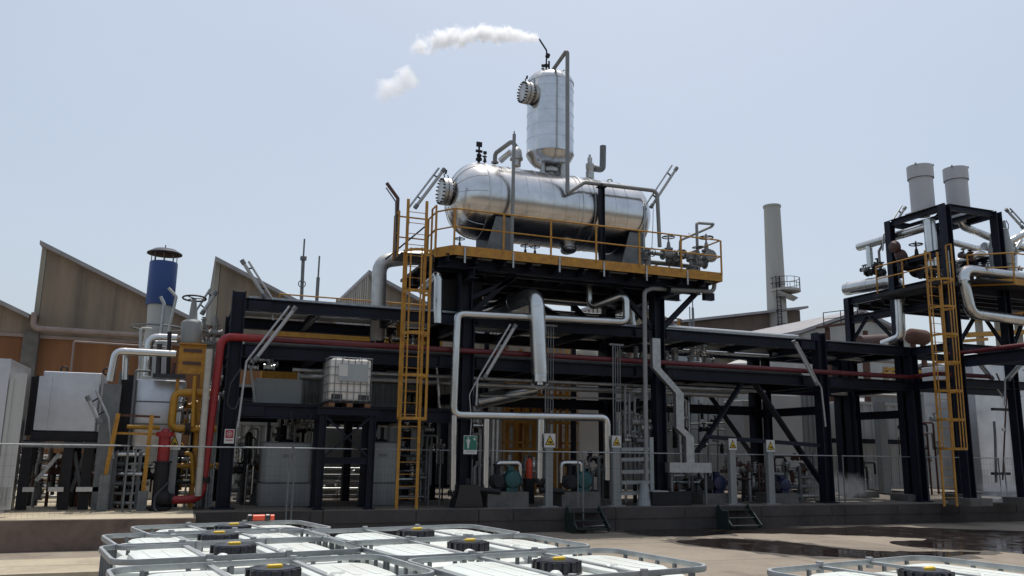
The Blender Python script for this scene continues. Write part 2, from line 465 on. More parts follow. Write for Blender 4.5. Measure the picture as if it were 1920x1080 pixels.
def shed(name, label, x0, x1, y0, y1, zw, zr, mw, mr, rdir=0, cat='building'):
    t = T(name, label, cat, ((x0 + x1) / 2, y0, .5))
    m = MB()
    if rdir == 0:  # gable to camera
        xm = (x0 + x1) / 2
        m.add([(x0, y0, .5), (x1, y0, .5), (x1, y0, zw), (xm, y0, zr), (x0, y0, zw), (x0, y1, .5), (x1, y1, .5), (x1, y1, zw), (xm, y1, zr), (x0, y1, zw)],
              [(0, 1, 2, 3, 4), (5, 9, 8, 7, 6), (0, 4, 9, 5), (1, 6, 7, 2)]); m.to('wall', mw, t, False)
        r = MB()
        for a, b_ in ((V((x0 - .4, y0 - .4, zw - .05)), V((xm, y0 - .4, zr + .15))), (V((x1 + .4, y0 - .4, zw - .05)), V((xm, y0 - .4, zr + .15)))):
            d = V((0, y1 - y0 + .8, 0)); u = V((0, 0, .22))
            r.add([a, b_, b_ + u, a + u, a + d, b_ + d, b_ + d + u, a + d + u], [(0, 1, 2, 3), (4, 7, 6, 5), (0, 4, 5, 1), (3, 2, 6, 7), (0, 3, 7, 4), (1, 5, 6, 2)])
        r.to('roof', mr, t, False)
    else:
        m.bx(x0, x1, y0, y1, .5, zw); m.to('wall', mw, t, False)
        r = MB(); ym = (y0 + y1) / 2
        for a, b_ in ((V((x0 - .3, y0 - .5, zw)), V((x0 - .3, ym, zr))), (V((x0 - .3, y1 + .5, zw)), V((x0 - .3, ym, zr)))):
            d = V((x1 - x0 + .6, 0, 0)); u = V((0, 0, .25))
            r.add([a, b_, b_ + u, a + u, a + d, b_ + d, b_ + d + u, a + d + u], [(0, 1, 2, 3), (4, 7, 6, 5), (0, 4, 5, 1), (3, 2, 6, 7), (0, 3, 7, 4), (1, 5, 6, 2)])
        r.to('roof', mr, t, False)
    return t
shed('white_shed', 'pale grey gabled shed beside the base of the chimney', 37.5, 47.2, 44, 58, 9.9, 11.5, 'panel_grey', 'roof_sheet')
# brown barrel roof left of the chimney
t = T('brown_roofed_shed', 'shed with a sloping brown roof left of the chimney base', 'building', (42, 62, .5))
m = MB(); m.add([(36, 60, .5), (51, 60, .5), (51, 60, 14.9), (36, 60, 12.4), (36, 75, .5), (51, 75, .5), (51, 75, 14.9), (36, 75, 12.4)], [(0, 1, 2, 3), (4, 7, 6, 5), (0, 3, 7, 4), (1, 5, 6, 2), (3, 2, 6, 7)]); m.to('wall', 'roof_brown', t, False)
m = MB(); m.bar((35.6, 67, 12.5), (51.3, 67, 15.1), 15.6, .2, (0, 0, 1)); m.to('roof', 'roof_sheet', t, False)
t = T('brown_tank', 'brown domed tank end showing right of the chimney', 'tank', (51.2, 62, .5))
m = MB(); m.lathe((51.0, 62, 13.3), (.5, -.85, .0), [(-2, 1.35), (0, 1.35), (.5, 1.2), (.8, .7), (.85, .05)], 24); m.to('shell', 'rust', t)
m = MB(); m.bar((51, 62.4, .5), (51, 62.4, 12.2), .5, .5); m.to('leg', 'rust', t)
# low sheds that close the view behind the rack
shed('grey_warehouse', 'long low grey warehouse behind the right part of the rack', 27, 62, 40.5, 43.5, 5.0, 5.4, 'panel_grey', 'roof_sheet', 1)
shed('right_warehouse', 'tan warehouse at the far right behind the steel tower', 58, 90, 46, 60, 8.2, 9.6, 'render_tan', 'roof_sheet', 1)

def mast(px, ybot, ytop, Y, label, k=0):
    a = at(px[0], ybot, Y); b_ = at(px[1], ytop, Y); a.z = .58
    t = T('antenna_mast', label, 'mast', a)
    h = b_.z
    m = MB(); m.cyl((a.x, Y, .58), (b_.x, Y, h - .9), .07, 8); m.cyl((b_.x, Y, h - .9), (b_.x, Y, h), .035, 6); m.to('pole', 'galvanised_dull', t)
    if k:
        m = MB(); m.torus((b_.x, Y - .1, h - 1.9), (0, 1, 0), .14, .02, 14); m.bx(b_.x - .12, b_.x + .12, Y - .12, Y + .05, h - .9, h - .75); m.to('bracket', 'galvanised_dull', t)
mast((572, 571), 560, 448, 34, 'taller thin mast with a ring bracket above the factory roof', 1)
mast((594, 599), 560, 480, 34, 'shorter thin mast leaning right beside the taller one')
mast((1297, 1293), 612, 575, 40, 'short mast with small head left of two thin poles above the rack', 1)
mast((1302, 1298), 612, 548, 40, 'thin plain pole just right of the short mast above the rack')
# ------------------------------------------------------------------ steel pipe rack
YR, YB = 21.15, 24.5
CX = [.95, 6.85, 12.72, 18.65, 22.45]
ZF = .58
rack = T('pipe_rack', 'long dark blue steel pipe rack running across the plant', 'pipe rack', (12, YR, ZF))
def column(x, y, z1, p, w=.32, z0=ZF):
    m = MB(); m.hbeam((x, y, z0 + .03), (x, y, z1), w, w, .03, (1, 0, 0)); m.bx(x - w * .8, x + w * .8, y - w * .8, y + w * .8, z0, z0 + .035)
    return m.to('column', 'navy_steel', p, False)
for x in CX:
    column(x, YR, {.95: 5.75, 18.65: 5.85, 22.45: 5.6}.get(x, 5.5), rack); column(x, YB, 5.6, rack)
for z, h in ((5.45, .3), (4.30, .32)):
    for y in (YR, YB):
        for a, b_ in zip(CX[:-1], CX[1:]):
            m = MB(); m.hbeam((a + .17, y, z), (b_ - .17, y, z), .22, h, .025); m.to('beam', 'navy_steel', rack, False)
for a, b_ in zip(CX[:-1], CX[1:]):
    for z in (5.42, 4.27):
        for k in range(1, 3):
            x = a + (b_ - a) * k / 3
            m = MB(); m.hbeam((x, YR + .12, z), (x, YB - .12, z), .14, .2, .02); m.to('cross_beam', 'navy_steel', rack, False)
for x in CX:
    for z in (5.42, 4.27, 3.4):
        m = MB(); m.hbeam((x, YR + .17, z), (x, YB - .17, z), .2, .26, .02); m.to('cross_beam', 'navy_steel', rack, False)
# middle beams
for y in (YR, YB):
    m = MB(); m.hbeam((CX[0] + .17, y, 2.86), (CX[1] - .17, y, 2.86), .22, .32, .025); m.to('beam', 'navy_steel', rack, False)
m = MB(); m.hbeam((CX[0] + .1, YB, 3.5), (CX[3], YB, 3.5), .22, .3, .025); m.to('beam', 'navy_steel', rack, False)
# bolt plates on the first column
for bx_, bz in [(1.25, 5.42), (1.25, 4.3), (1.25, 2.86)] + [(x_ + s_, z_) for x_ in CX[1:4] for s_ in (-.72, .3) for z_ in (5.42, 4.3)]:
    m = MB(); m.bx(bx_ - .06, bx_ + .48, YR - .118, YR - .112, bz - .12, bz + .12)
    for i in range(3):
        for j in range(2):
            m.cyl((bx_ + j * .12, YR - .13, bz - .07 + i * .07), (bx_ + j * .12, YR - .1, bz - .07 + i * .07), .016, 6)
            m.cyl((bx_ + j * .12 + .3, YR - .13, bz - .07 + i * .07), (bx_ + j * .12 + .3, YR - .1, bz - .07 + i * .07), .016, 6)
    m.to('bolt_plate', 'navy_steel', rack)
# diagonal braces of the right bays
def brace(a, b_, Y, p=rack, w=.14):
    a, b_ = at(*a, Y), at(*b_, Y)
    m = MB(); m.bar(a + V((0, -.05, 0)), b_ + V((0, -.05, 0)), .06, w, (0, 1, 0)); m.bar(a + V((.03, .06, 0)), b_ + V((.03, .06, 0)), .06, w, (0, 1, 0)); m.to('brace', 'navy_steel', p, False)
brace((1402, 700), (1306, 848), YR + .2, w=.17); brace((1402, 700), (1548, 918), YR + .2, w=.17)
brace((1338, 752), (1432, 885), 24); brace((1338, 752), (1290, 690), 24)
column(at(1440, 800, 24).x, 24, 5.4, rack, .22)
column(CX[4], 24.0, 5.4, rack)
m = MB(); m.bar((CX[3] - 4.4, YR - .02, 2.5), (CX[3], YR - .02, 2.3), .05, .12); m.to('tie', 'navy_steel', rack, False)

def tray(x0, x1, y, w, z, label, m_='galvanised', grp=None):
    t = T('cable_tray', label, 'cable tray', ((x0 + x1) / 2, y, z), grp)
    m = MB(); m.bx(x0, x1, y - w / 2, y + w / 2, z, z + .01); m.to('tray_floor', m_, t, False)
    m = MB(); m.bx(x0, x1, y - w / 2 - .01, y - w / 2, z - .0, z + .1); m.bx(x0, x1, y + w / 2, y + w / 2 + .01, z, z + .1); m.to('tray_side', m_, t, False)
tray(1.2, 12.5, 21.85, .8, 5.62, 'wide galvanised cable tray on top of the rack, front row left of the tank platform')
tray(1.2, 12.5, 22.8, .8, 5.62, 'galvanised cable tray behind the front row on the left half of the rack')
tray(1.2, 12.5, 23.8, .8, 5.62, 'rear galvanised cable tray on the left half of the rack')
tray(12.9, 22.2, 22.1, 1.1, 5.62, 'galvanised cable tray on the rack right of the big white column pipe')
tray(12.9, 22.2, 23.6, 1.1, 5.62, 'rear galvanised cable tray on the right half of the rack')
tray(6.9, 18.6, 22.4, 1.0, 4.5, 'lower galvanised tray hung between the two long rack beams')
tray(1.2, 18.6, 23.9, .9, 4.47, 'lower rear galvanised tray under the long rack')

def pipe(name, label, pts, r, m_, n=12, bands=0, br=None, cat='pipe', grp=None, fl=()):
    t = T(name, label, cat, pts[0], grp)
    m = MB(); m.tube(pts, r, n, br, 5, bands); m.to('pipe_run', m_, t)
    for p, d, k in fl:
        m = MB(); p = V(p); d = V(d).normalized(); m.cyl(p - d * .05, p - d * .008, r * k, 18); m.cyl(p + d * .008, p + d * .05, r * k, 18)
        x, y = m.frame(d)
        for q in range(8):
            e = (x * math.cos(q * math.pi / 4) + y * math.sin(q * math.pi / 4)) * r * (k - .22 * (k - 1) - .05)
            m.cyl(p + e - d * .08, p + e + d * .08, .014, 6)
        m.to('flange', 'dark_steel', t)
    return t
def px(*pts):
    return [at(a, b_, Y) for a, b_, Y in pts]

# red fire main along the rack
YP = 20.93
e0 = at(418, 628, YP)
xe = 22.2
rz = 4.60
pipe('fire_main', 'dark red fire pipe running the full length of the rack beam', [(1.6, YP, rz), (xe, YP, rz - .02)], .075, 'dark_red_paint', br=.2, bands=2.9)
pipe('red_riser', 'bright red thick riser bending from the rack down to the ground at the left column', [(1.58, YP, rz), (.62, YP, rz), tuple(at(377, 935, YP)), tuple(at(312, 938, 20.9))], .095, 'red_paint', 14, br=.28,
     fl=[(at(382, 900, YP), (0, 0, 1), 1.5), (at(318, 938, YP), (1, 0, 0), 1.5)])
pipe('cream_pipe', 'slim cream pipe standing parallel just left of the red riser', [tuple(at(393, 655, 20.8)), tuple(at(371, 930, 20.8))], .075, 'cream_paint')
# long pipes along the rack
for k, (y, z, r, m_, w) in enumerate(((21.9, 4.62, .06, 'galvanised_dull', 'thin galvanised pipe lying nearest behind the red fire pipe on the rack'),
                                    (23.2, 4.7, .1, 'pipe_cladding', 'silver clad pipe lying along the middle of the lower rack level'),
                                    (23.6, 4.68, .08, 'grey_pipe', 'dull grey pipe behind the silver one on the lower rack level'),
                                    (24.1, 4.72, .12, 'dull_cladding', 'thicker dull clad pipe at the rear of the lower rack level'),
                                    (21.7, 3.95, .05, 'galvanised', 'bright thin conduit slung under the lower rack beam'),
                                    (22.6, 3.85, .08, 'dull_cladding', 'dull clad pipe slung below the lower rack level'))):
    pipe('rack_pipe', w, [(1.2 + .3 * k, y, z), (18.5 - .4 * k, y, z)], r, m_, bands=1.4 if 'clad' in m_ else 0)
for k, (x0, x1, y, z, r) in enumerate(((19.0, 22.1, 22.6, 5.74, .07), (13.2, 18.3, 21.7, 5.78, .06))):
    pipe('rack_pipe', ('short silver pipe on the last bay of the rack top', 'thin silver pipe on the rack top beside the tank platform column')[k], [(x0, y, z), (x1, y, z)], r, 'pipe_cladding')

# ------------------------------------------------------------------ tank tower and platform
XL, XR_, PY0, PY1, PZ = 5.75, 14.35, 20.15, 24.6, 7.20
tower = T('tank_tower', 'heavy dark blue steel tower carrying the big tank above the rack', 'tower', (9.8, YR, ZF))
for x in (6.75, 12.72):
    for y in (YR - .0, 24.2):
        if True:
            m = MB(); m.hbeam((x, y, 5.5 if y == YR else ZF), (x, y, 6.75), .34, .34, .03, (1, 0, 0)); m.to('column', 'navy_steel', tower, False)
for y in (20.7, YR, 22.3, 23.4, 24.3):
    m = MB(); m.hbeam((XL + .1, y, 6.87), (XR_ - .1, y, 6.87), .2, .26, .02); m.to('beam', 'navy_steel', tower, False)
x = XL + .25
while x < XR_:
    m = MB(); m.hbeam((x, PY0 + .1, 6.93), (x, PY1 - .1, 6.93), .12, .2, .02); m.to('joist', 'navy_steel', tower, False); x += .78
for x in (6.75, 12.72):
    m = MB(); m.hbeam((x, PY0 + .2, 6.60), (x, PY1, 6.60), .26, .28, .02); m.to('beam', 'navy_steel', tower, False)
    m = MB(); m.hbeam((x, YR, 5.72), (x, 24.3, 5.72), .2, .24, .02); m.to('beam', 'navy_steel', tower, False)
for s, x in ((1, 6.95), (-1, 12.52), (1, 12.92)):
    for y in (YR, 24.2):
        m = MB(); m.hbeam((x, y, 5.65), (x + s * 1.15, y, 6.75), .14, .14, .02, (0, 1, 0)); m.to('knee_brace', 'navy_steel', tower, False)
m = MB(); m.hbeam((6.9, 24.2, 5.8), (9.6, 24.2, 6.7), .14, .16, .02, (0, 1, 0)); m.to('brace', 'navy_steel', tower, False)
m = MB(); m.hbeam((12.5, 24.2, 5.6), (9.9, 24.2, 6.7), .14, .16, .02, (0, 1, 0)); m.to('brace', 'navy_steel', tower, False)
m = MB(); m.hbeam((6.9, YR, 6.05), (8.2, YR, 6.72), .12, .14, .02, (0, 1, 0)); m.to('brace', 'navy_steel', tower, False)
m = MB(); m.bx(6.2, 7.35, YR + .3, YR + 1.6, 5.75, 6.6); m.to('junction_box', 'dark_steel', tower, False)
deck = T('tank_platform', 'high platform with orange kick board and orange railings round the big tank', 'platform', (10, PY0, 7.05))
m = MB(); m.bx(XL + .35, XR_ - .01, PY0 + .02, PY1 - .02, 7.04, 7.12); m.bx(XL + .01, XL + .35, PY0 + .5, PY1 - .02, 7.04, 7.121); m.to('deck_plate', 'dark_steel', deck, False)
for i in range(6):
    for j in range(2):
        m = MB(); m.bx(XL + .55 + i * 1.42, XL + 1.55 + i * 1.42, PY0 + .35 + j * 1.9, PY0 + 1.5 + j * 1.9, 7.015, 7.036); m.to('floor_panel', 'panel_dark', deck, False)
m = MB(); m.bx(XL + .35, XR_, PY0 - .012, PY0, 6.98, 7.24); m.bx(XR_, XR_ + .012, PY0 - .01, PY1, 6.98, 7.24); m.bar((XL, PY0 + .52, 7.11), (XL + .35, PY0, 7.11), .012, .26)
m.bx(XL - .012, XL, PY0 + .5, PY0 + 1.3, 6.98, 7.24); m.to('kick_board', 'orange_paint', deck, False)
def rail(p, pts, h, mat_, posts=1.45, mid=True, r=.024, nm='handrail'):
    m = MB()
    m.tube([V(q) + V((0, 0, h)) for q in pts], r, 8, .12)
    m.to(nm, mat_, p)
    if mid: m = MB(); m.tube([V(q) + V((0, 0, h * .52)) for q in pts], r * .85, 8, .08); m.to('mid_rail', mat_, p)
    for a, b_ in zip(pts[:-1], pts[1:]):
        a, b_ = V(a), V(b_); L = (b_ - a).length; k = max(1, round(L / posts))
        for i in range(k + (1 if b_ is pts[-1] else 0)):
            q = a + (b_ - a) * i / k
            m = MB(); m.bar(q + V((0, 0, -.05)), q + V((0, 0, h)), .05, .025); m.to('post', mat_, p)
    q = V(pts[-1]); m = MB(); m.bar(q + V((0, 0, -.05)), q + V((0, 0, h)), .05, .025); m.to('post', mat_, p)
y = PY0 - .02
rail(deck, [(XL, PY0 + 1.3, 7.2), (XL, PY0 + .5, 7.2), (XL + .35, y, 7.2), (XR_ - .02, y, 7.2), (XR_, PY0 + 1.3, 7.2), (XR_, PY1, 7.2)], 1.02, 'orange_paint', 1.4)
rail(deck, [(XR_, PY1, 7.2), (XL + 3, PY1, 7.2)], 1.02, 'orange_paint', 2.5)
m = MB()
for k in range(6):
    x = XL + .65 + k * 1.35; m.bar((x, y - .01, 6.78), (x, y - .01, 7.2), .045, .02)
m.to('post_foot', 'galvanised', deck, False)

# ---------------------------------------------------------------- the big horizontal tank
DC = V((0, 22.0, 9.08)); DR = 1.10
tank = T('horizontal_tank', 'huge shiny aluminium clad horizontal cylinder tank on the high platform', 'tank', (9.7, 22, 7.2))
prof = []
x0, x1, dl = 7.30, 12.1, .88
n = 14
for k in range(n + 1):
    t = k / n * math.pi / 2; prof.append((x0 - dl * math.cos(t), DR * max(math.sin(t) ** .9, .001)))
N = 12
for k in range(1, N + 1):
    xx = x0 + (x1 - x0) * k / N
    prof += [(xx - .03, DR), (xx - .028, DR + .012), (xx, DR + .012), (xx + .002, DR)] if k < N else [(xx, DR)]
for k in range(1, n + 1):
    t = (1 - k / n) * math.pi / 2; prof.append((x1 + dl * .8 * math.cos(t), DR * max(math.sin(t) ** .9, .001)))
m = MB(); m.lathe(V((0, DC.y, DC.z)), (1, 0, 0), prof, 72); m.to('shell', 'cladding', tank)
for q, xx in ((0, x0 + .02), (1, x0 + 2.9), (2, x0 + 3.3)):
    m = MB(); m.lathe((xx, DC.y, DC.z), (1, 0, 0), [(0, DR + .002), (.01, DR + .02), (.07, DR + .02), (.08, DR + .002)], 72); m.to('strap', 'pipe_cladding', tank)
# gores on the dome (radial seams)
m = MB()
for q in range(14):
    t = 2 * math.pi * q / 14; pts = []
    for k in range(2, n + 1):
        a = k / n * math.pi / 2; rr = (DR + .004) * math.sin(a) ** .9
        pts.append((x0 - (dl + .004) * math.cos(a), DC.y + rr * math.cos(t), DC.z + rr * math.sin(t)))
    m.tube(pts, .007, 4, .01, 1)
m.to('dome_seam', 'pipe_cladding', tank)
def manhole(p, c, d, r, L, nm='manhole'):
    c, d = V(c), V(d).normalized()
    m = MB(); m.lathe(c, d, [(-L, r * 1.0), (0, r * .95), (.0, r * .78), (L * .4, r * .78)], 32); nz_ = m.to(nm, 'dull_cladding', p)
    m = MB(); m.lathe(c + d * L * .4, d, [(0, r * 1.08), (.09, r * 1.08), (.10, r * 1.0), (.12, r), (.12, r * 1.08), (.21, r * 1.08), (.23, r * .9)], 36); f = m.to('cover', 'dull_cladding', p)
    m = MB(); x, y = m.frame(d)
    for q in range(20):
        t = 2 * math.pi * q / 20; e = (x * math.cos(t) + y * math.sin(t)) * r * .98
        m.cyl(c + d * L * .4 + e - d * .05, c + d * L * .4 + e + d * .27, .024, 6)
    m.to('bolts', 'dark_steel', p)
    m = MB(); q = c + d * (L * .4 + .1); m.tube([q + V((0, 0, r * .9)), q + V((-.05, 0, r * 1.35)), q + V((.02, 0, r * 1.65))], .018, 6); m.tube([q + V((.1, -.05, r * .9)), q + V((.06, 0, r * 1.4))], .015, 6); m.cyl(q + V((0, 0, r * 1.5)), q + V((.02, 0, r * 1.8)), .03, 6); m.to('davit', 'dark_steel', p)
manhole(tank, (6.50, 21.85, 9.20), (-1, -.03, 0), .36, .22)
# saddles
for x in (7.75, 11.95):
    m = MB(); m.add([(x - .12, 21.1, 7.12), (x + .12, 21.1, 7.12), (x + .12, 21.05, 8.6), (x - .12, 21.05, 8.6), (x - .12, 22.9, 7.12), (x + .12, 22.9, 7.12), (x + .12, 22.95, 8.6), (x - .12, 22.95, 8.6)], [(0, 1, 2, 3), (5, 4, 7, 6), (1, 5, 6, 2), (4, 0, 3, 7)])
    m.bx(x - .3, x + .3, 21.0, 23.0, 7.12, 7.2); m.bar((x - .55, 21.05, 7.2), (x + .1, 21.05, 7.75), .05, .05); m.to('saddle', 'navy_steel', tank, False)
    m = MB(); m.add([(x + .13, 20.98, 7.2), (x + .32, 20.98, 7.6), (x + .32, 20.98, 8.4), (x - .2, 20.98, 8.4), (x - .5, 20.98, 7.35), (x + .13, 21.0, 7.2), (x + .32, 21.0, 7.6), (x + .32, 21.0, 8.4), (x - .2, 21.0, 8.4), (x - .5, 21.0, 7.35)], [(0, 1, 2, 3, 4), (9, 8, 7, 6, 5)])
    m.to('saddle_skirt', 'galvanised_dull', tank, False)
for xx, r, zz in ((10.1, .24, 8.1), (11.2, .08, 7.75)):
    m = MB(); m.cyl((xx, 21.7, zz - .25), (xx, 21.9, 8.3), r, 20); m.sph((xx, 21.7, zz - .25), r, 14, .5); m.to('drain_nozzle', 'pipe_cladding', tank)
# things on the tank's back
def blk(x, y, z, s=1):
    m = MB(); m.cyl((x, y, z - .15), (x, y, z + .1 * s), .03 * s, 8); m.cyl((x, y, z + .1 * s), (x, y, z + .14 * s), .07 * s, 10); m.sph((x, y, z + .2 * s), .055 * s, 8); m.cyl((x, y, z + .2 * s), (x, y, z + .42 * s), .022 * s, 6)
    m.cyl((x - .07 * s, y, z + .3 * s), (x + .07 * s, y, z + .3 * s), .03 * s, 6); m.bx(x - .06 * s, x + .06 * s, y - .03, y + .03, z + .40 * s, z + .50 * s)
    return m
blk(7.35, 22, 10.2, 1.4).to('vent_valve', 'dark_steel', tank); blk(7.5, 21.9, 10.2, .8).to('vent_valve', 'dark_steel', tank)
m = MB(); m.tube([(7.35, 22, 10.45), (7.42, 22, 10.5), (7.5, 21.9, 10.4)], .015, 6); m.to('impulse_pipe', 'dark_steel', tank)
p0 = at(928, 300, 21.9); p1 = at(961, 262, 20.8); p2 = at(961, 455, 20.8)
m = MB(); m.tube([p0 + V((0, 0, -.1)), p0 + V((0, 0, .2)), p1 + V((-.02, 0, -.05)), p1 + V((.12, 0, -.2))], .065, 10); m.cyl(p0 + V((0, 0, -.1)), p0 + V((0, 0, -.06)), .11, 12); m.to('vent_pipe', 'grey_pipe', tank)
m = MB(); m.cyl(V((p1.x, p1.y - .05, 7.12)), p1 + V((.03, -.05, .15)), .05, 10); m.cyl(p1 + V((.03, -.05, .15)), p1 + V((.03, -.05, .24)), .02, 6); m.to('downpipe', 'grey_pipe', tank)
m = MB(); m.tube([at(938, 302, 21.8), at(958, 284, 21.5)], .09, 10); m.to('vent_pipe', 'pipe_cladding', tank)
m = MB(); c = at(968, 300, 22.4); m.lathe(c + V((0, 0, -.2)), (0, 0, 1), [(0, .14), (.2, .14), (.2, .2), (.26, .2), (.26, .19), (.5, .16), (.6, .06)], 20); m.to('relief_valve', 'dull_cladding', tank)
c = at(1106, 323, 21.95)
m = MB(); m.lathe(c + V((0, 0, -.1)), (0, 0, 1), [(-.1, .13), (.12, .13), (.12, .1), (.2, .13), (.36, .13), (.38, .075), (.56, .075), (.58, .04), (.66, .04)], 16); m.cyl(c + V((0, 0, .2)), c + V((.2, 0, .2)), .075, 12); m.to('relief_valve', 'dull_cladding', tank)
m = MB(); m.tube([c + V((.16, 0, .14)), c + V((.44, 0, .14)), c + V((.46, 0, .92))], .1, 14, .22); m.to('vent_elbow', 'galvanised_dull', tank)
for xx in (11.65,):
    m = MB(); m.torus((xx, 22.0, 10.27), (.3, 1, 0), .07, .025, 14); m.bx(xx - .12, xx + .12, 21.98, 22.02, 10.12, 10.26); m.to('lifting_eye', 'dull_cladding', tank)
# loop pipe in front of the tank
ls = [at(1037, 131, 21.7), at(1045, 110, 21.6), at(1061, 97, 20.8), at(1064, 362, 20.78)]
vv = T('vertical_vessel', 'tall shiny cylindrical vessel standing on top of the big tank', 'vessel', (9.58, 22, 10.15))
VX, VY = 9.64, 22.05
pr = [(10.42, .1), (10.44, .3), (10.52, .5), (10.62, .60), (10.74, .675), (10.80, .71), (10.82, .73), (10.86, .73), (10.87, .715)]
for z in (11.25, 11.65, 12.05, 12.45, 12.85):
    pr += [(z, .715), (z + .003, .722), (z + .03, .722), (z + .033, .715)]
pr += [(13.10, .715), (13.10, .73), (13.13, .73), (13.22, .70), (13.36, .60), (13.46, .40), (13.50, .15), (13.5, .01)]
m = MB(); m.lathe((VX, VY, 0), (0, 0, 1), pr, 64); m.to('shell', 'cladding', vv)
m = MB()
for q in range(22):
    t = 2 * math.pi * q / 22; c_, s_ = math.cos(t), math.sin(t)
    m.tube([(VX + r_ * c_, VY + r_ * s_, z_) for z_, r_ in ((13.14, .73), (13.225, .70), (13.36, .603), (13.45, .42))], .006, 4, .01, 1)
    m.tube([(VX + r_ * c_, VY + r_ * s_, z_) for z_, r_ in ((10.50, .48), (10.62, .605), (10.74, .68), (10.80, .712))], .006, 4, .01, 1)
m.to('cladding_seam', 'pipe_cladding', vv)
m = MB(); m.cyl((VX, VY, 9.9), (VX, VY, 10.5), .2, 24); m.cyl((VX, VY, 10.26), (VX, VY, 10.36), .32, 24); m.cyl((VX + .3, VY - .3, 9.9), (VX + .3, VY - .3, 10.5), .1, 14); m.cyl((VX - .35, VY - .25, 10.0), (VX - .3, VY - .2, 10.5), .06, 10); m.cyl((VX + .42, VY + .1, 10.0), (VX + .42, VY + .1, 10.6), .06, 10); m.to('support_neck', 'dull_cladding', vv)
manhole(vv, (VX - .68, VY - .2, 12.62), (-1, -.08, 0), .31, .25)
m = MB(); m.cyl((VX - .18, VY - .3, 13.35), (VX - .18, VY - .3, 13.75), .03, 8)
a = at(1024, 128, 21.75); m.tube([a + V((0, 0, -.2)), at(1025, 95, 21.75), at(1011, 73, 21.75)], .026, 8, .1); m.cyl(a + V((0, 0, .05)), a + V((0, 0, .12)), .07, 8); m.cyl(at(1026, 107, 21.75), at(1028, 102, 21.75), .07, 8); m.to('steam_vent', 'dark_steel', vv)
blk(VX - .38, VY - .3, 13.25, .7).to('vent_valve', 'dark_steel', vv)
m = MB(); m.torus((VX + .35, VY - .3, 13.5), (.3, 1, 0), .06, .02, 12); m.torus((VX + .0, VY + .3, 13.55), (.3, 1, 0), .06, .02, 12); m.to('lifting_eye', 'dull_cladding', vv)
lp = T('balance_pipe', 'thin grey pipe rising in front of the vertical vessel and back along the tank', 'pipe', ls[0])
m = MB(); m.tube([ls[0] + V((0, .1, -.25)), ls[0], ls[2], V((ls[2].x + .05, 20.8, ls[2].z - .02)), ls[3]], .06, 10, .1); m.to('pipe_run', 'grey_pipe', lp)
l2 = [ls[3], at(1096, 342, 20.78), at(1232, 358, 20.8), at(1237, 463, 20.8)]
m = MB(); m.tube(l2, .06, 10, .2); m.to('pipe_run', 'grey_pipe', lp)
sp = T('pipe_support_post', 'dark blue post standing on the platform in front of the tank holding the thin pipe', 'post', (at(1128, 460, 20.7).x, 20.7, 7.12))
x = at(1128, 400, 20.75).x
m = MB(); m.hbeam((x, 20.75, 7.12), (x, 20.75, at(1128, 352, 20.75).z), .15, .15, .015, (1, 0, 0)); m.to('shaft', 'navy_steel', sp, False)
m = MB(); z = at(1128, 352, 20.75).z; m.bx(x - .13, x + .13, 20.65, 20.85, z, z + .03); m.bx(x - .03, x + .03, 20.72, 20.78, z, z + .12); m.to('cap_plate', 'dark_steel', sp, False)

# ---------------------------------------------------------------- valves
def valve(p, x, y, z, s=1., ax=(1, 0, 0), stem=(0, 0, 1), mt='grey_pipe', wheel='dark_steel', nm='valve'):
    c = V((x, y, z)); ax = V(ax).normalized(); st = V(stem).normalized()
    m = MB(); m.lathe(c - ax * .17 * s, ax, [(0, .13 * s), (.03 * s, .13 * s), (.035 * s, .07 * s), (.1 * s, .085 * s), (.17 * s, .11 * s), (.24 * s, .085 * s), (.305 * s, .07 * s), (.31 * s, .13 * s), (.34 * s, .13 * s)], 16)
    m.lathe(c, st, [(0, .08 * s), (.12 * s, .07 * s), (.12 * s, .10 * s), (.16 * s, .10 * s), (.17 * s, .05 * s), (.3 * s, .035 * s), (.32 * s, .02 * s), (.5 * s, .016 * s)], 12)
    v = m.to(nm, mt, p)
    m = MB(); w = c + st * .42 * s; m.torus(w, st, .14 * s, .014 * s, 20, 6); a, b_ = m.frame(st)
    for k in range(3):
        e = a * math.cos(k * 2.09) + b_ * math.sin(k * 2.09); m.cyl(w, w + e * .14 * s, .01 * s, 5)
    m.to('handwheel', wheel, v)
    return v
vm = T('valve_manifold', 'cluster of grey valves and pipes with handwheels at the right end of the high platform', 'valve set', (13.4, 21, 7.12))
for (ax_, ay_, s, st, d) in ((1254, 478, 1.3, (0, 0, 1), (1, 0, 0)), (1325, 483, 1.5, (0, 0, 1), (0, 1, 0)), (1262, 488, 1.1, (0, -1, .2), (1, 0, 0)), (1292, 478, 1.2, (0, -.3, -1), (1, 0, 0)), (1312, 494, 1.2, (-.3, -.3, 1), (1, 0, 0)), (1210, 478, .9, (0, -1, 0), (0, 0, 1))):
    c = at(ax_, ay_, 20.9 + random.uniform(0, .5)); valve(vm, c.x, c.y, c.z, s, d, st)
m = MB(); z = at(1254, 478, 21).z; m.tube([(12.0, 21, z), (14.0, 21, z)], .06, 10); m.tube([(12.3, 21.3, z - .2), (14.1, 21.3, z - .2)], .07, 10); m.cyl((12.35, 21, 7.1), (12.35, 21, z + .1), .1, 12); m.bx(13.75, 14.05, 20.8, 21.1, 7.12, 7.55); m.bx(13.0, 13.2, 20.9, 21.1, 7.12, 7.4); m.to('header', 'grey_pipe', vm)
m = MB(); m.tube([at(1275, 475, 20.7), at(1276, 450, 20.7), at(1334, 425, 21.6), at(1338, 420, 21.6), at(1306, 418, 20.9), at(1308, 480, 20.9)], .045, 10, .12); m.to('bypass_loop', 'grey_pipe', vm)
m = MB(); c = at(1292, 440, 21.1); m.cyl(c + V((0, 0, -.1)), c + V((0, 0, .06)), .01, 5); m.to('needle', 'dark_steel', vm)
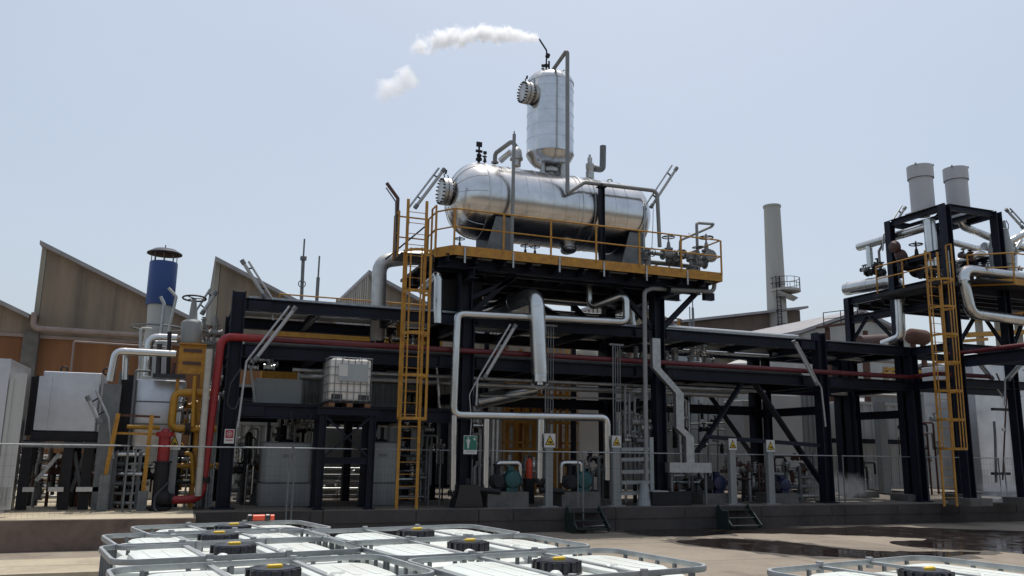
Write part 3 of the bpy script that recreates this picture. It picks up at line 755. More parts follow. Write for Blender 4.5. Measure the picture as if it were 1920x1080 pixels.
for q, (a_, b_) in enumerate(((862, 452), (1003, 462), (985, 462))):
    c = at(a_, b_, 20.9)
    v_ = T('floor_valve', ('black handwheel valve on the platform under the left dome of the tank', 'black handwheel valve under the tank belly right of the left saddle', 'smaller black valve tucked behind the left saddle of the tank')[q], 'valve', (c.x, c.y, 7.12))
    valve(v_, c.x, c.y, 7.22, .95, (0, 1, 0), (0, 0, 1), 'dark_steel', nm='body')
# pipes under and round the platform
pipe('platform_drain_pipe', 'thin grey pipe leaving the platform right end and dropping in front of the rack', px((1340, 528, 20.6), (1338, 547, 20.6), (1222, 541, 20.6), (1208, 546, 20.5), (1212, 900, 20.5)), .065, 'grey_pipe', 12, br=.2)
m_ = T('cable_gland_box', 'small dark box hanging under the right end of the high platform', 'box', at(1327, 560, 20.9))
mm = MB(); c = at(1328, 556, 20.9); mm.bx(c.x - .17, c.x + .17, 20.82, 20.98, c.z - .12, c.z + .1); mm.to('housing', 'navy_steel', m_, False); mm = MB(); mm.bx(c.x - .08, c.x + .08, 20.84, 20.96, c.z + .1, 6.75); mm.to('hanger', 'navy_steel', m_, False)
a = at(1105, 520, 21.2)
pipe('clad_bend_pipe', 'silver clad pipe looping from under the platform down to the long horizontal pipe', px((1104, 515, 21.6), (1106, 577, 21.6), (1174, 551, 20.7), (1175, 604, 20.7), (858, 588, 20.7), (850, 778, 20.7), (1138, 783, 20.7), (1139, 900, 20.7)), .105, 'pipe_cladding', 16, bands=1.1, br=.2)
for a_, y0, y1, l in ((851, 775, 925, 'leftmost clad drop pipe under the long horizontal pipe'), (912, 782, 922, 'clad drop pipe beside the green shower sign'), (1014, 783, 902, 'clad drop pipe between the two green pumps')):
    pipe('clad_drop_pipe', l, px((a_, y0 + 4, 20.7), (a_ - 2, y1, 20.7)), .085 if a_ < 1000 else .11, 'pipe_cladding', 14, bands=.7, fl=[(at(a_ - 2, y1, 20.7), (0, 0, 1), 1.5)])
for a_ in (877, 925, 933):
    pipe('clad_drop_pipe', {877: 'thin clad pipe behind the leftmost drop pipe', 925: 'thinner clad pipe right of the green shower sign, left one of a pair', 933: 'thinner clad pipe right of the green shower sign, right one of a pair'}[a_], px((a_, 600 if a_ == 877 else 785, 21.6), (a_ - 3, 905, 21.6)), .05, 'dull_cladding', 10, bands=.7)
# big clad duct in the middle
pipe('clad_duct', 'thick silver clad pipe coming from the back over the rack and dropping in the middle', [tuple(at(880, 600, 23.8)), tuple(at(1005, 552, 20.55) + V((0, 0, .02))), tuple(at(1012, 702, 20.55))], .225, 'pipe_cladding', 28, bands=1.05, br=.34)
t = T('duct_end_cap', 'bare metal end piece with a bracket at the bottom of the thick clad pipe', 'pipe end', at(1012, 735, 20.55))
m = MB(); a = at(1012, 702, 20.55); m.cyl(a, a + V((0, 0, -.2)), .215, 28); m.cyl(a + V((0, 0, -.2)), a + V((0, 0, -.28)), .1, 20, .1); m.to('cap', 'cladding', t)
m = MB(); m.tube([a + V((-.25, 0, -.25)), a + V((-.05, 0, -.4)), a + V((.25, 0, -.25))], .02, 6); m.tube([a + V((.05, 0, -.2)), a + V((.1, .1, -.5))], .02, 6); m.to('bracket', 'galvanised', t)
pipe('clad_upper_pipe', 'silver clad pipe running behind the tower at the level of its knee braces', px((905, 566, 23.4), (1010, 560, 23.4), (1180, 575, 23.4), (1190, 640, 23.4)), .12, 'pipe_cladding', 14, bands=1.2)
pipe('clad_upper_pipe', 'slim silver clad pipe just under the one behind the knee braces', px((1030, 585, 24.4), (1170, 596, 24.4)), .08, 'pipe_cladding', 12, bands=1)
# left duct
pipe('clad_elbow_pipe', 'wide grey clad pipe with mitred elbow left of the yellow caged ladder', px((708, 640, 23.0), (712, 490, 23.0), (760, 484, 23.0), (830, 484, 23.0)), .21, 'dull_cladding', 20, bands=1.1, br=.42)
pipe('clad_hockey_pipe', 'silver clad pipe bending down beside the tower left column', px((790, 545, 21.9), (822, 513, 20.6), (820, 606, 20.6)), .11, 'pipe_cladding', 16, bands=1., br=.16)
pipe('thin_clad_pipe', 'slim light pipe standing behind the caged ladder at the elevated floor', px((745, 684, 22.5), (820, 688, 22.5), (824, 765, 22.5)), .05, 'pipe_cladding', 10)

# ---------------------------------------------------------------- ladders
def ladder(label, xb, y, zb, xt, zt, w, mt, cage=None, ext=0, name='caged_ladder', hoops=.95, side=-1, grp=None, rungs=True):
    t = T(name, label, 'ladder', ((xb + xt) / 2, y, zb), grp)
    for s in (-1, 1):
        m = MB(); m.bar((xb + s * w / 2, y, zb), (xt + s * w / 2, y, zt), .075, .03, (0, 1, 0)); m.to('rail', mt, t, False)
    k = 0; z = zb + .25; first = None
    while z < zt - .05:
        f_ = (z - zb) / (zt - zb); x = xb + (xt - xb) * f_
        if first is None:
            m = MB(); m.cyl((x - w / 2, y, z), (x + w / 2, y, z), .010, 6); first = m.to('rung', mt, t); fx, fz = x, z
        else:
            o = first.copy(); col.objects.link(o); o.location = (x - fx, 0, z - fz)
        z += .29
    if cage:
        z0, z1 = cage
        R = .36
        def arc(x, z):
            pts = [(x - w / 2 - .0, y, z)]
            for k in range(9):
                a_ = math.pi * k / 8; pts.append((x - R * math.cos(a_), y + side * (.22 + R * math.sin(a_) * 1.15), z))
            return pts + [(x + w / 2, y, z)]
        z = z0
        while z <= z1 + .01:
            f_ = (z - zb) / (zt - zb); x = xb + (xt - xb) * f_
            m = MB(); p = arc(x, z)
            for a_, b_ in zip(p[:-1], p[1:]): m.bar(a_, b_, .012, .07)
            m.to('cage_hoop', mt, t, False); z += hoops
        for k in (1, 3, 5, 7, 9):
            pa = []
            for z in (z0, z1):
                f_ = (z - zb) / (zt - zb); x = xb + (xt - xb) * f_; pa.append(V(arc(x, z)[k]))
            m = MB(); m.bar(pa[0], pa[1], .04, .012, (0, 1, 0)); m.to('cage_bar', mt, t, False)
    return t
a, b_ = at(762, 948, 20.45), at(782, 375, 20.45)
ladder('tall orange caged ladder rising left of the tank tower up to the high platform', a.x, 20.45, .58, b_.x + .02, b_.z, .5, 'orange_paint', (2.75, 7.0), hoops=1.05)
# landing of the ladder
t = T('ladder_landing', 'small orange railed landing where the tall ladder reaches the high platform', 'landing', (5.2, 21, 6.9))
m = MB(); m.bx(4.8, 5.72, 20.5, 21.4, 6.95, 7.0); m.bx(4.82, 5.7, 20.5, 20.55, 6.82, 6.95); m.to('floor', 'dark_steel', t, False)
rail(t, [(5.7, 20.5, 7.0), (5.7, 20.9, 7.0)], 1.35, 'orange_paint'); rail(t, [(4.8, 20.9, 7.0), (4.8, 21.4, 7.0), (5.7, 21.4, 7.0)], 1.2, 'orange_paint', .8)
m = MB(); m.bar((4.6, 21.45, 6.98), (5.65, 21.35, 8.0), .04, .04); m.to('gate_bar', 'dark_steel', t, False)
t = T('bent_handrail_post', 'tall brown post with bent top left of the orange caged ladder', 'post', at(742, 484, 21.2))
m = MB(); m.tube(px((742, 486, 21.2), (746, 372, 21.2), (725, 343, 21.2)), .05, 8, .06); m.to('shaft', 'brown_paint', t); m = MB(); m.tube(px((741, 470, 21.1), (742, 378, 21.1), (724, 352, 21.1)), .02, 6, .06); m.to('conduit', 'galvanised_dull', t)
# ------------------------------------------------------------------ left process area
def box_t(name, label, cat, x0, x1, y0, y1, z0, z1, m_, ribs=0, feet=None, grp=None, body='body', e=.0):
    t = T(name, label, cat, ((x0 + x1) / 2, y0, z0), grp)
    m = MB(); m.rbox((x0 + x1) / 2, (y0 + y1) / 2, z0, z1, x1 - x0, y1 - y0, .03, .015, 2); m.to(body, m_, t, False)
    if ribs:
        m = MB(); n = int((x1 - x0) / ribs)
        for k in range(n):
            x = x0 + .06 + k * (x1 - x0 - .12) / n; m.add([(x, y0 - .001, z0 + .12), (x + .04, y0 - .045, z0 + .12), (x + ribs * .5, y0 - .045, z0 + .12), (x + ribs * .5 + .04, y0 - .001, z0 + .12), (x, y0 - .001, z1 - .12), (x + .04, y0 - .045, z1 - .12), (x + ribs * .5, y0 - .045, z1 - .12), (x + ribs * .5 + .04, y0 - .001, z1 - .12)], [(0, 1, 5, 4), (1, 2, 6, 5), (2, 3, 7, 6), (4, 5, 6, 7), (3, 2, 1, 0)])
        m.to('ribbed_side', m_, t, False)
        m = MB(); m.bx(x0 - .02, x1 + .02, y0 - .06, y0 - .001, z1 - .11, z1 + .01); m.to('edge_rail', m_, t, False)
        m = MB(); m.bx(x0 - .02, x1 + .02, y0 - .06, y0 - .001, z0, z0 + .12); m.to('edge_rail', m_, t, False)
    return t
# white cabin at the left edge with louvred door
p0, p1 = at(-60, 700, 19.6), at(42, 950, 19.6)
t = T('white_cabin', 'pale grey metal cabin cut by the left edge of the view with a louvred side', 'cabin', (-4.2, 19.6, .58))
m = MB(); m.bx(-6.4, -3.42, 19.4, 21.8, .58, 3.7); m.to('wall', 'steel_panel', t, False)
m = MB(); m.bx(-3.42, -3.12, 19.45, 19.53, .72, 3.42); m.bx(-3.40, -3.33, 19.42, 19.45, .8, 3.3); m.to('side_door', 'white_paint', t, False)
m = MB()
for k in range(4):
    m.bx(-3.38 + k * .06, -3.345 + k * .06, 19.43, 19.45, .8, 1.15)
m.to('louvre', 'panel_grey', t, False)
# square steel filter unit on a dark braced frame
a, b_ = at(68, 808, 21.5), at(192, 700, 21.5)
t = T('steel_filter_box', 'large square brushed steel box raised on a dark braced frame left of the yellow pipes', 'filter unit', ((a.x + b_.x) / 2, 21.5, .58))
z0, z1 = a.z, b_.z
m = MB(); m.rbox((a.x + b_.x) / 2, 22.3, z0, z1 + .0, b_.x - a.x, 1.6, .04, .02, 2); m.to('housing', 'steel_panel', t, False)
m = MB(); m.bx(a.x - .06, a.x + .2, 21.46, 21.5, z0 + .02, z1 - .12); m.to('side_flange', 'steel_panel', t, False)
m = MB(); m.bx(a.x - .14, a.x - .09, 21.6, 23, z0 - .1, z1 - .1); m.bx(a.x - .3, a.x - .14, 22, 22.6, z0 - .1, z1 - .1); m.to('back_frame', 'dark_steel', t, False)
for xx in (.35, 1.25):
    m = MB(); c = V((a.x + xx, 22, z1 + .03)); m.torus(c + V((0, 0, .06)), (0, 1, 0), .07, .02, 12); m.to('lifting_eye', 'dark_steel', t)
m = MB(); m.bx(a.x - .1, b_.x + .05, 21.45, 23.1, z0 - .22, z0 - .01); m.to('skirt', 'dark_steel', t, False)
m = MB(); m.bx(a.x - .25, b_.x + .12, 21.36, 21.44, z0 - .36, z0 - .24); m.to('edge_beam', 'galvanised_dull', t, False)
for xx in (a.x - .12, a.x + .7, b_.x - .1):
    for yy in (21.5, 23.0):
        m = MB(); m.bx(xx - .1, xx + .1, yy - .1, yy + .1, .58, z0 - .2); m.to('leg', 'dark_steel', t, False)
for s in (0, 1):
    m = MB(); xa, xb = (a.x + .8, b_.x - .2) if s else (b_.x - .2, a.x + .8); m.bar((xa, 21.7 + s * .05, .95), (xb, 21.7 + s * .05, z0 - .45), .07, .04, (0, 1, 0)); m.to('cross_brace', 'galvanised_dull', t, False)
m = MB(); m.bar((a.x + .1, 21.6, 1.2), (a.x + .5, 21.6, z0 - .5), .08, .04, (0, 1, 0)); m.to('strut', 'galvanised', t, False)
m = MB(); m.bx(a.x - .1, a.x + .12, 21.3, 21.38, .98, 1.08); m.bx(a.x + .4, a.x + .7, 21.3, 21.38, .98, 1.08); m.bx(a.x + .95, a.x + 1.6, 21.3, 21.38, .98, 1.08); m.to('nameplate_rail', 'steel_panel', t, False)
t = T('steel_duct', 'tall dull steel duct standing right of the square filter box', 'duct', at(205, 930, 21.3))
c = at(203, 930, 21.3); m = MB(); m.bx(c.x - .34, c.x + .02, 21.3, 21.7, .58, 3.4); m.to('shaft', 'galvanised_dull', t, False)
m = MB(); m.bx(c.x - .02, c.x + .28, 21.75, 22.0, 1.9, 3.65); m.to('dark_panel', 'dark_steel', t, False)
for s in (0, 1):
    m = MB(); x = c.x - .02 + s * .32; m.tube([(x, 21.5, .6), (x, 21.5, 3.75), (x + .3, 21.55, 3.75)] if s else [(x, 21.5, .6), (x, 21.5, 3.7)], .03, 8); m.to('edge_pipe', 'galvanised_dull', t)
# blue stack
sx, sy = at(297, 600, 25.5).x, 25.5
zt, zb, zc = at(303, 492, sy).z, at(303, 573, sy).z, at(308, 484, sy).z
t = T('blue_top_stack', 'stack with a blue upper drum under a dark rain cap and pale grey tapered base', 'exhaust stack', (sx, sy, .58))
R0 = .37
m = MB(); m.lathe((sx, sy, 0), (0, 0, 1), [(zb, R0), (zb + .03, R0 + .01), (zt - .03, R0 + .01), (zt, R0), (zt, R0 - .04), (zt - .2, R0 - .05)], 40); m.to('blue_drum', 'blue_paint', t)
m = MB(); m.lathe((sx, sy, 0), (0, 0, 1), [(.6, .5), (2.5, .48), (3.6, .45), (zb - .5, R0 - .07), (zb, R0 - .05)], 36); m.to('lower_shaft', 'stack_white', t)
m = MB(); m.lathe((sx, sy, 0), (0, 0, 1), [(zt + .24, .48), (zt + .27, .48), (zt + .38, .3), (zt + .42, .02)], 36); m.cyl((sx, sy, zt + .4), (sx, sy, zt + .52), .015, 6); m.to('rain_cap', 'black_plastic', t)
for k in range(8):
    a = k * math.pi / 4; m = MB(); m.cyl((sx + .34 * math.cos(a), sy + .34 * math.sin(a), zt - .1), (sx + .34 * math.cos(a), sy + .34 * math.sin(a), zt + .25), .012, 6); m.to('cap_rod', 'galvanised_dull', t)
m = MB(); m.torus((sx, sy, at(300, 615, sy).z), (0, 0, 1), .7, .03, 28); m.to('hoop_rail', 'galvanised_dull', t)
def pp_(label, pts, r, m_, bands=0, n=12, br=None, name='pipe', fl=(), grp=None):
    return pipe(name, label, px(*pts), r, m_, n, bands, br, fl=fl, grp=grp)
pp_('thin pink pipe making a tall frame across the orange wall', [(133, 695, 24), (139, 640, 24), (322, 652, 24)], .025, 'pink_pipe')
pp_('silver clad pipe in an upside down U above the dull steel duct', [(206, 715, 21.0), (217, 658, 21.0), (330, 664, 21.0)], .085, 'pipe_cladding', 1.2, name='clad_arch_pipe')
pp_('silver clad pipe standing just left of the yellow plate frame', [(275, 705, 22), (280, 632, 22), (332, 634, 22)], .1, 'pipe_cladding', 1.)
pp_('slim white pipe with bent top crossing the blue drum', [(312, 660, 22.5), (318, 612, 22.5), (331, 556, 22.5), (316, 540, 22.5)], .035, 'stack_white')
pp_('slim grey pipe with a short bent tip in front of the blue drum', [(300, 640, 22.8), (308, 570, 22.8), (301, 556, 22.8)], .04, 'galvanised')
t = T('dark_vent_rods', 'three dark upright rods on a black plate above the steel tank', 'vent set', at(318, 705, 21.4))
for k, (xx, y0) in enumerate(((299, 645), (318, 622), (327, 680))):
    m = MB(); a, b_ = at(xx - 3, 708, 21.4), at(xx, y0, 21.4); m.cyl(a, b_, .06 - .012 * k, 10); m.to('rod', ('black_plastic', 'dark_steel', 'brown_paint')[k], t)
m = MB(); a, b_ = at(287, 704, 21.4), at(348, 710, 21.4); m.bx(a.x, b_.x, 21.2, 21.7, a.z - .06, a.z + .04); m.to('plate', 'black_plastic', t, False)
# steel tank with seams
a, b_ = at(240, 838, 21.8), at(350, 714, 21.8)
t = T('steel_tank', 'boxy shiny steel tank behind the yellow pipe loop', 'tank', ((a.x + b_.x) / 2, 21.8, a.z))
m = MB(); m.rbox((a.x + b_.x) / 2, 22.5, a.z, b_.z, b_.x - a.x, 1.4, .12, .04, 4); m.to('shell', 'steel_panel', t)
for f_ in (.33, .66):
    m = MB(); z = a.z + (b_.z - a.z) * f_; m.bx(a.x - .015, b_.x + .015, 21.785, 23.2, z, z + .03); m.to('seam', 'galvanised_dull', t, False)
m = MB(); m.bx(a.x, a.x + .1, 21.9, 22, .58, a.z); m.to('leg', 'dark_steel', t, False); m = MB(); m.bx(b_.x - .1, b_.x, 21.9, 22, .58, a.z); m.to('leg', 'dark_steel', t, False)
# yellow plate frame
a, b_ = at(332, 700, 21.3), at(388, 648, 21.3)
t = T('yellow_plate_frame', 'yellow steel plate frame with bolted holes under the grey valve', 'frame', (a.x, 21.3, a.z))
m = MB(); m.bx(a.x, b_.x, 21.3, 21.36, a.z, b_.z); m.bx(a.x, b_.x, 21.2, 21.9, b_.z, b_.z + .03); m.to('plate', 'orange_paint', t, False)
for i in range(2):
    m = MB(); m.bx(a.x + .1, b_.x - .1, 21.27, 21.298, a.z + .22 + i * .3, a.z + .29 + i * .3); m.to('slot_row', 'brown_paint', t, False)
for xx in (b_.x - .05, a.x + .03):
    m = MB(); m.bar((xx, 21.33, .6), (xx, 21.33, a.z), .08, .06); m.to('leg', 'orange_paint', t, False)
t = T('grey_control_valve', 'large grey valve with round body and handwheel on top of the yellow plate frame', 'valve', at(357, 645, 21.4))
c = at(357, 645, 21.45)
m = MB(); m.lathe(c, (0, 0, 1), [(0, .2), (.1, .23), (.5, .25), (.55, .22), (.6, .12), (.7, .09), (.95, .07), (1.1, .05)], 20); m.to('body', 'panel_dark', t)
m = MB(); w = c + V((0, 0, 1.12)); m.torus(w, (0, .1, 1), .27, .022, 24)
for k in range(3): e = V((math.cos(k * 2.09), math.sin(k * 2.09), 0)); m.cyl(w, w + e * .27, .014, 5)
m.to('handwheel', 'dark_steel', t)
def clutter(t, x0, x1, y, z0, z1, n, seed, mats=('dull_cladding', 'galvanised_dull', 'grey_pipe')):
    rr = random.Random(seed)
    for k in range(n):
        x = rr.uniform(x0, x1); z = rr.uniform(z0, z1); s = rr.uniform(.05, .11); yy = y + rr.uniform(0, .5)
        m = MB(); d = rr.choice(((1, 0, 0), (0, 0, 1)))
        m.lathe((x, yy, z), d, [(-s * 1.6, s), (-s * 1.2, s), (-s * 1.2, s * .6), (0, s * .85), (s * 1.2, s * .6), (s * 1.2, s), (s * 1.6, s)], 10)
        m.cyl((x, yy, z), (x, yy, z + s * 2.2), s * .3, 6); m.cyl((x, yy, z + s * 2), (x, yy, z + s * 2.3), s * .8, 10)
        m.to('valve', rr.choice(mats), t)
t = T('instrument_cluster', 'cluster of small silver fittings between the grey valve and the first rack column', 'fittings', at(390, 640, 21.6))
a, b_ = at(378, 645, 21.6), at(412, 600, 21.6); clutter(t, a.x, b_.x, 21.5, a.z, b_.z, 7, 3)
m = MB(); m.cyl((b_.x - .1, 21.6, .6), (b_.x - .1, 21.6, b_.z + .1), .04, 8); m.to('stand_pipe', 'grey_pipe', t)
# yellow pipes
pp_('yellow gas pipe bent in a U beside the steel tank', [(395, 736, 21.2), (328, 736, 21.2), (320, 803, 21.2), (406, 804, 21.2)], .085, 'yellow_paint', br=.16, name='gas_pipe', fl=[(at(352, 804, 21.2), (1, 0, 0), 1.7)])
pp_('yellow horizontal gas pipe low behind the red riser', [(310, 873, 21.4), (400, 873, 21.4)], .06, 'yellow_paint', name='gas_pipe')
pp_('orange pipe line behind the grey boxes under the left bay', [(400, 874, 23), (505, 876, 23)], .09, 'orange_paint', name='gas_pipe')
for k, (xa, ya, xb, yb) in enumerate(((197, 895, 222, 775), (268, 925, 285, 778))):
    t = T('orange_post', ('orange sloping post with bright tip left of the steel tank legs', 'orange sloping post with bright tip in front of the steel tank')[k], 'post', at(xa, ya, 20.9))
    m = MB(); m.bar(at(xa, ya, 20.9), at(xb, yb, 20.9), .09, .06, (0, 1, 0)); m.to('shaft', 'orange_paint', t, False)
    m = MB(); m.bx(at(xa, ya, 20.9).x - .1, at(xa, ya, 20.9).x + .1, 20.8, 21.0, .58, at(xa, ya, 20.9).z + .05); m.to('foot', 'galvanised_dull', t, False)
t = T('orange_railing', 'rusty orange railing between the two sloping posts', 'railing', at(240, 800, 21.0))
m = MB(); m.bar(at(220, 778, 21), at(300, 782, 21), .05, .05); m.to('top_rail', 'rust', t, False); m = MB(); m.bar(at(215, 812, 21), at(330, 815, 21), .05, .05); m.to('mid_rail', 'orange_paint', t, False)
# red hydrant
t = T('red_hydrant', 'thick red vertical hydrant pipe standing on a dark base below the yellow gas pipe', 'hydrant', at(300, 940, 20.9))
c = at(300, 935, 20.9); a = at(305, 868, 20.9); b_ = at(306, 810, 20.9)
m = MB(); m.lathe((a.x, 20.9, 0), (0, 0, 1), [(a.z, .13), (b_.z - .1, .13), (b_.z - .1, .19), (b_.z, .19), (b_.z, .1), (b_.z + .08, .06)], 18); m.to('red_barrel', 'red_paint', t)
m = MB(); m.lathe((a.x, 20.9, 0), (0, 0, 1), [(.6, .26), (.66, .26), (.68, .16), (a.z, .16), (a.z, .2), (a.z + .04, .2)], 18); m.sph((a.x + .05, 20.85, .85), .2, 12); m.to('dark_base', 'dark_steel', t)
# concrete plinths and a small post beside the first column
def skid(name, label, x0, x1, y0, y1, z1, rows, seed, m_='galvanised_dull', cat='pipe skid'):
    """low frame carrying parallel pipes"""
    t = T(name, label, cat, ((x0 + x1) / 2, y0, .58)); rr = random.Random(seed)
    for x in (x0 + .05, x1 - .05):
        for y in (y0, y1):
            m = MB(); m.bx(x - .04, x + .04, y - .04, y + .04, .58, z1); m.to('leg', m_, t, False)
    for k in range(rows):
        z = .7 + (z1 - .75) * k / max(1, rows - 1); r = rr.choice((.035, .05, .07))
        m = MB(); m.tube([(x0 - rr.uniform(0, .2), y0 + rr.uniform(-.05, .3), z), (x1 + rr.uniform(0, .2), y0 + rr.uniform(-.05, .3), z)], r, 10); m.to('pipe_run', rr.choice(('pipe_cladding', 'dull_cladding', 'galvanised', 'grey_pipe')), t)
    clutter(t, x0, x1, y0 + .2, .75, z1, rows * 2, seed)
    return t
a, b_ = at(205, 935, 21.6), at(268, 860, 21.6); skid('pipe_skid', 'low skid of horizontal pipes between the sloping orange posts', a.x, b_.x, 21.5, 22.4, 1.85, 6, 11)
a, b_ = at(315, 935, 21.9), at(392, 860, 21.9); skid('pipe_skid', 'low skid of pipes behind the red riser and hydrant', a.x, b_.x, 21.9, 22.8, 1.75, 6, 12)
a, b_ = at(20, 935, 24.5), at(190, 850, 24.5); skid('pipe_skid', 'tangle of pipes and valves under the square filter box', a.x, b_.x, 24.3, 25.2, 2.0, 6, 13)
a, b_ = at(450, 900, 23), at(490, 860, 23); skid('pipe_skid', 'pipe skid just left of the first grey plastic tank', a.x, b_.x, 23, 24, 1.4, 4, 14)
a, b_ = at(590, 900, 24.2), at(690, 860, 24.2); skid('pipe_skid', 'pipe skid seen between the legs of the tote stand', a.x, b_.x, 24.2, 25.2, 1.5, 5, 15)
a, b_ = at(742, 900, 23.5), at(800, 860, 23.5); skid('pipe_skid', 'pipe skid seen through the lower part of the caged ladder', a.x, b_.x, 23.5, 24.5, 1.7, 5, 16)

# ------------------------------------------------------------------ middle: floor of the left bay and equipment on it
t = T('elevated_floor', 'raised grating floor inside the left bay of the rack', 'platform', (3.9, 21.5, 2.9))
m = MB(); m.bx(1.1, 6.7, YR + .15, 24.3, 3.03, 3.08); m.to('grating', 'dark_steel', t, False)
for x in (2.5, 4.3, 6.0):
    m = MB(); m.bx(x - .1, x + .1, 23.9, 24.2, .58, 3.02); m.to('leg', 'navy_steel', t, False)
def Yb(p, Y): return at(p[0], p[1], Y)
a, b_ = at(478, 752, 22.2), at(568, 712, 22.2)
box_t('grey_switch_box', 'long low dark grey box on the raised floor left of the white tote', 'box', a.x, b_.x, 22.2, 23.2, 3.08, b_.z, 'tank_grey')
a, b_ = at(568, 752, 23.4), at(612, 690, 23.4); box_t('sheet_cladding_unit', 'pale ribbed sheet unit behind the white tote', 'equipment housing', a.x, at(760, 700, 23.4).x, 23.4, 24.4, 3.08, 4.05, 'panel_dark', .16)
a, b_ = at(705, 752, 24.4), at(850, 690, 24.4); box_t('sheet_cladding_unit', 'wide ribbed grey housing behind the caged ladder', 'equipment housing', a.x + .3, b_.x + .4, 24.5, 25.4, 3.08, 4.3, 'panel_grey', .2)
a, b_ = at(490, 705, 26), at(560, 680, 26); t = box_t('orange_crate_frame', 'orange framed unit seen above the long grey box', 'frame', a.x, b_.x, 26, 26.5, 3.4, b_.z, 'orange_paint')
pp_('thin light conduit running over the long grey box', [(470, 690, 22), (478, 755, 22)], .03, 'white_paint')
# orange gangway high behind the rack
t = T('orange_gangway', 'orange railed gangway passing behind the left part of the rack', 'gangway', at(600, 620, 27.5))
a, b_ = at(520, 618, 27.1), at(830, 636, 27.1)
m = MB(); m.bx(a.x, b_.x, 27.1, 28.2, a.z - .2, a.z + .2); m.to('kick_board', 'orange_paint', t, False)
for k in range(7):
    x = a.x + (b_.x - a.x) * k / 6; m = MB(); m.bx(x - .05, x + .05, 27.6, 27.7, .58, a.z - .12); m.to('post', 'dark_steel', t, False)
rail(t, [(a.x, 27.1, a.z + .2), (b_.x, 27.1, a.z + .2)], .95, 'orange_paint', 1.6)
t = T('orange_gangway', 'orange gangway edge under the high platform right of the tower column', 'gangway', at(1000, 530, 25.5))
a, b_ = at(915, 512, 25.5), at(1098, 545, 25.5); m = MB(); m.bx(a.x, b_.x, 25.5, 26.8, 7.15, 7.4); m.to('kick_board', 'orange_paint', t, False)
rail(t, [(a.x, 25.5, 7.4), (b_.x, 25.5, 7.4)], .5, 'orange_paint', 1.2)
for x in (a.x + .2, b_.x - .2):
    m = MB(); m.bx(x - .07, x + .07, 26, 26.14, .58, 7.15); m.to('post', 'navy_steel', t, False)
# big round grey tanks
def round_tank(label, xa, xb, ybot, ytop, Y, zb=ZF, m_='tank_grey'):
    a, b_, c, d = at(xa, 880, Y), at(xb, 880, Y), at(xa, ybot, Y), at(xa, ytop, Y)
    r = (b_.x - a.x) / 2 * .97; X = (a.x + b_.x) / 2; y = Y + r; z1 = d.z
    t = T('plastic_tank', label, 'tank', (X, y, zb))
    m = MB(); m.rbox(X, y, zb + .55, z1, 2 * r, 2 * r, .16, .07, 6); m.to('shell', m_, t)
    m = MB(); m.rbox(X, y, zb, zb + .55, 2 * r + .08, 2 * r + .08, .1, .02, 4); m.to('bund', 'panel_dark', t)
    m = MB(); m.lathe((X, y, z1 - .02), (0, 0, 1), [(0, .2), (.06, .2), (.08, .17), (.1, .02)], 24); m.to('manway_lid', 'dark_steel', t)
    m = MB(); m.bx(X - .12, X + .12, y - r - .012, y - r + .03, z1 - .38, z1 - .3); m.to('label_strip', 'panel_dark', t, False)
    m = MB(); m.tube([(X + .2, y - .1, z1), (X + .2, y - .1, z1 + .45), (X + .5, y, z1 + .5)], .035, 8); m.to('inlet_pipe', 'grey_pipe', t)
    m = MB(); m.lathe((X - .2, y - .1, z1 + .02), (0, 0, 1), [(0, .1), (.1, .1), (.1, .06), (.3, .06), (.3, .1), (.36, .1)], 12); m.to('agitator_motor', 'dark_steel', t)
    return t
round_tank('fat pale grey plastic tank standing on the ground left of the tote stand', 489, 586, 945, 828, 21.9)
round_tank('fat pale grey plastic tank seen between the tote stand and the ladder', 686, 748, 945, 828, 21.9)
round_tank('darker grey plastic tank far back behind the legs of the tote stand', 600, 690, 920, 800, 25.5, m_='panel_dark')
# stand and tote
tz = 3.02
st = T('tote_stand', 'black steel stand with crossed braces carrying the white tote', 'stand', (3.75, 20.9, ZF))
xl, xr = 3.06, 4.26
for x in (xl, xr):
    for y in (20.55, 21.35):
        m = MB(); m.hbeam((x, y, ZF + .02), (x, y, tz - .22), .16, .16, .018, (1, 0, 0)); m.bx(x - .13, x + .13, y - .13, y + .13, ZF, ZF + .02); m.to('leg', 'navy_steel', st, False)
for y in (20.55, 21.35):
    m = MB(); m.hbeam((xl - .15, y, tz - .12), (xr + .15, y, tz - .12), .16, .18, .02); m.to('beam', 'navy_steel', st, False)
    m = MB(); m.hbeam((xl + .08, y, 1.72), (xr - .08, y, 1.72), .12, .14, .02); m.to('beam', 'navy_steel', st, False)
for s in (0, 1):
    p, q = ((xl + .05, xr - .05), (xr - .05, xl + .05))[s]; m = MB(); m.bar((p, 20.5 + s * .05, 1.8), (q, 20.5 + s * .05, tz - .25), .04, .06, (0, 1, 0)); m.to('cross_brace', 'navy_steel', st, False)
m = MB(); m.bar((xr, 20.6, 2.0), (xr + .35, 21.4, tz - .2), .05, .05); m.to('side_brace', 'navy_steel', st, False)

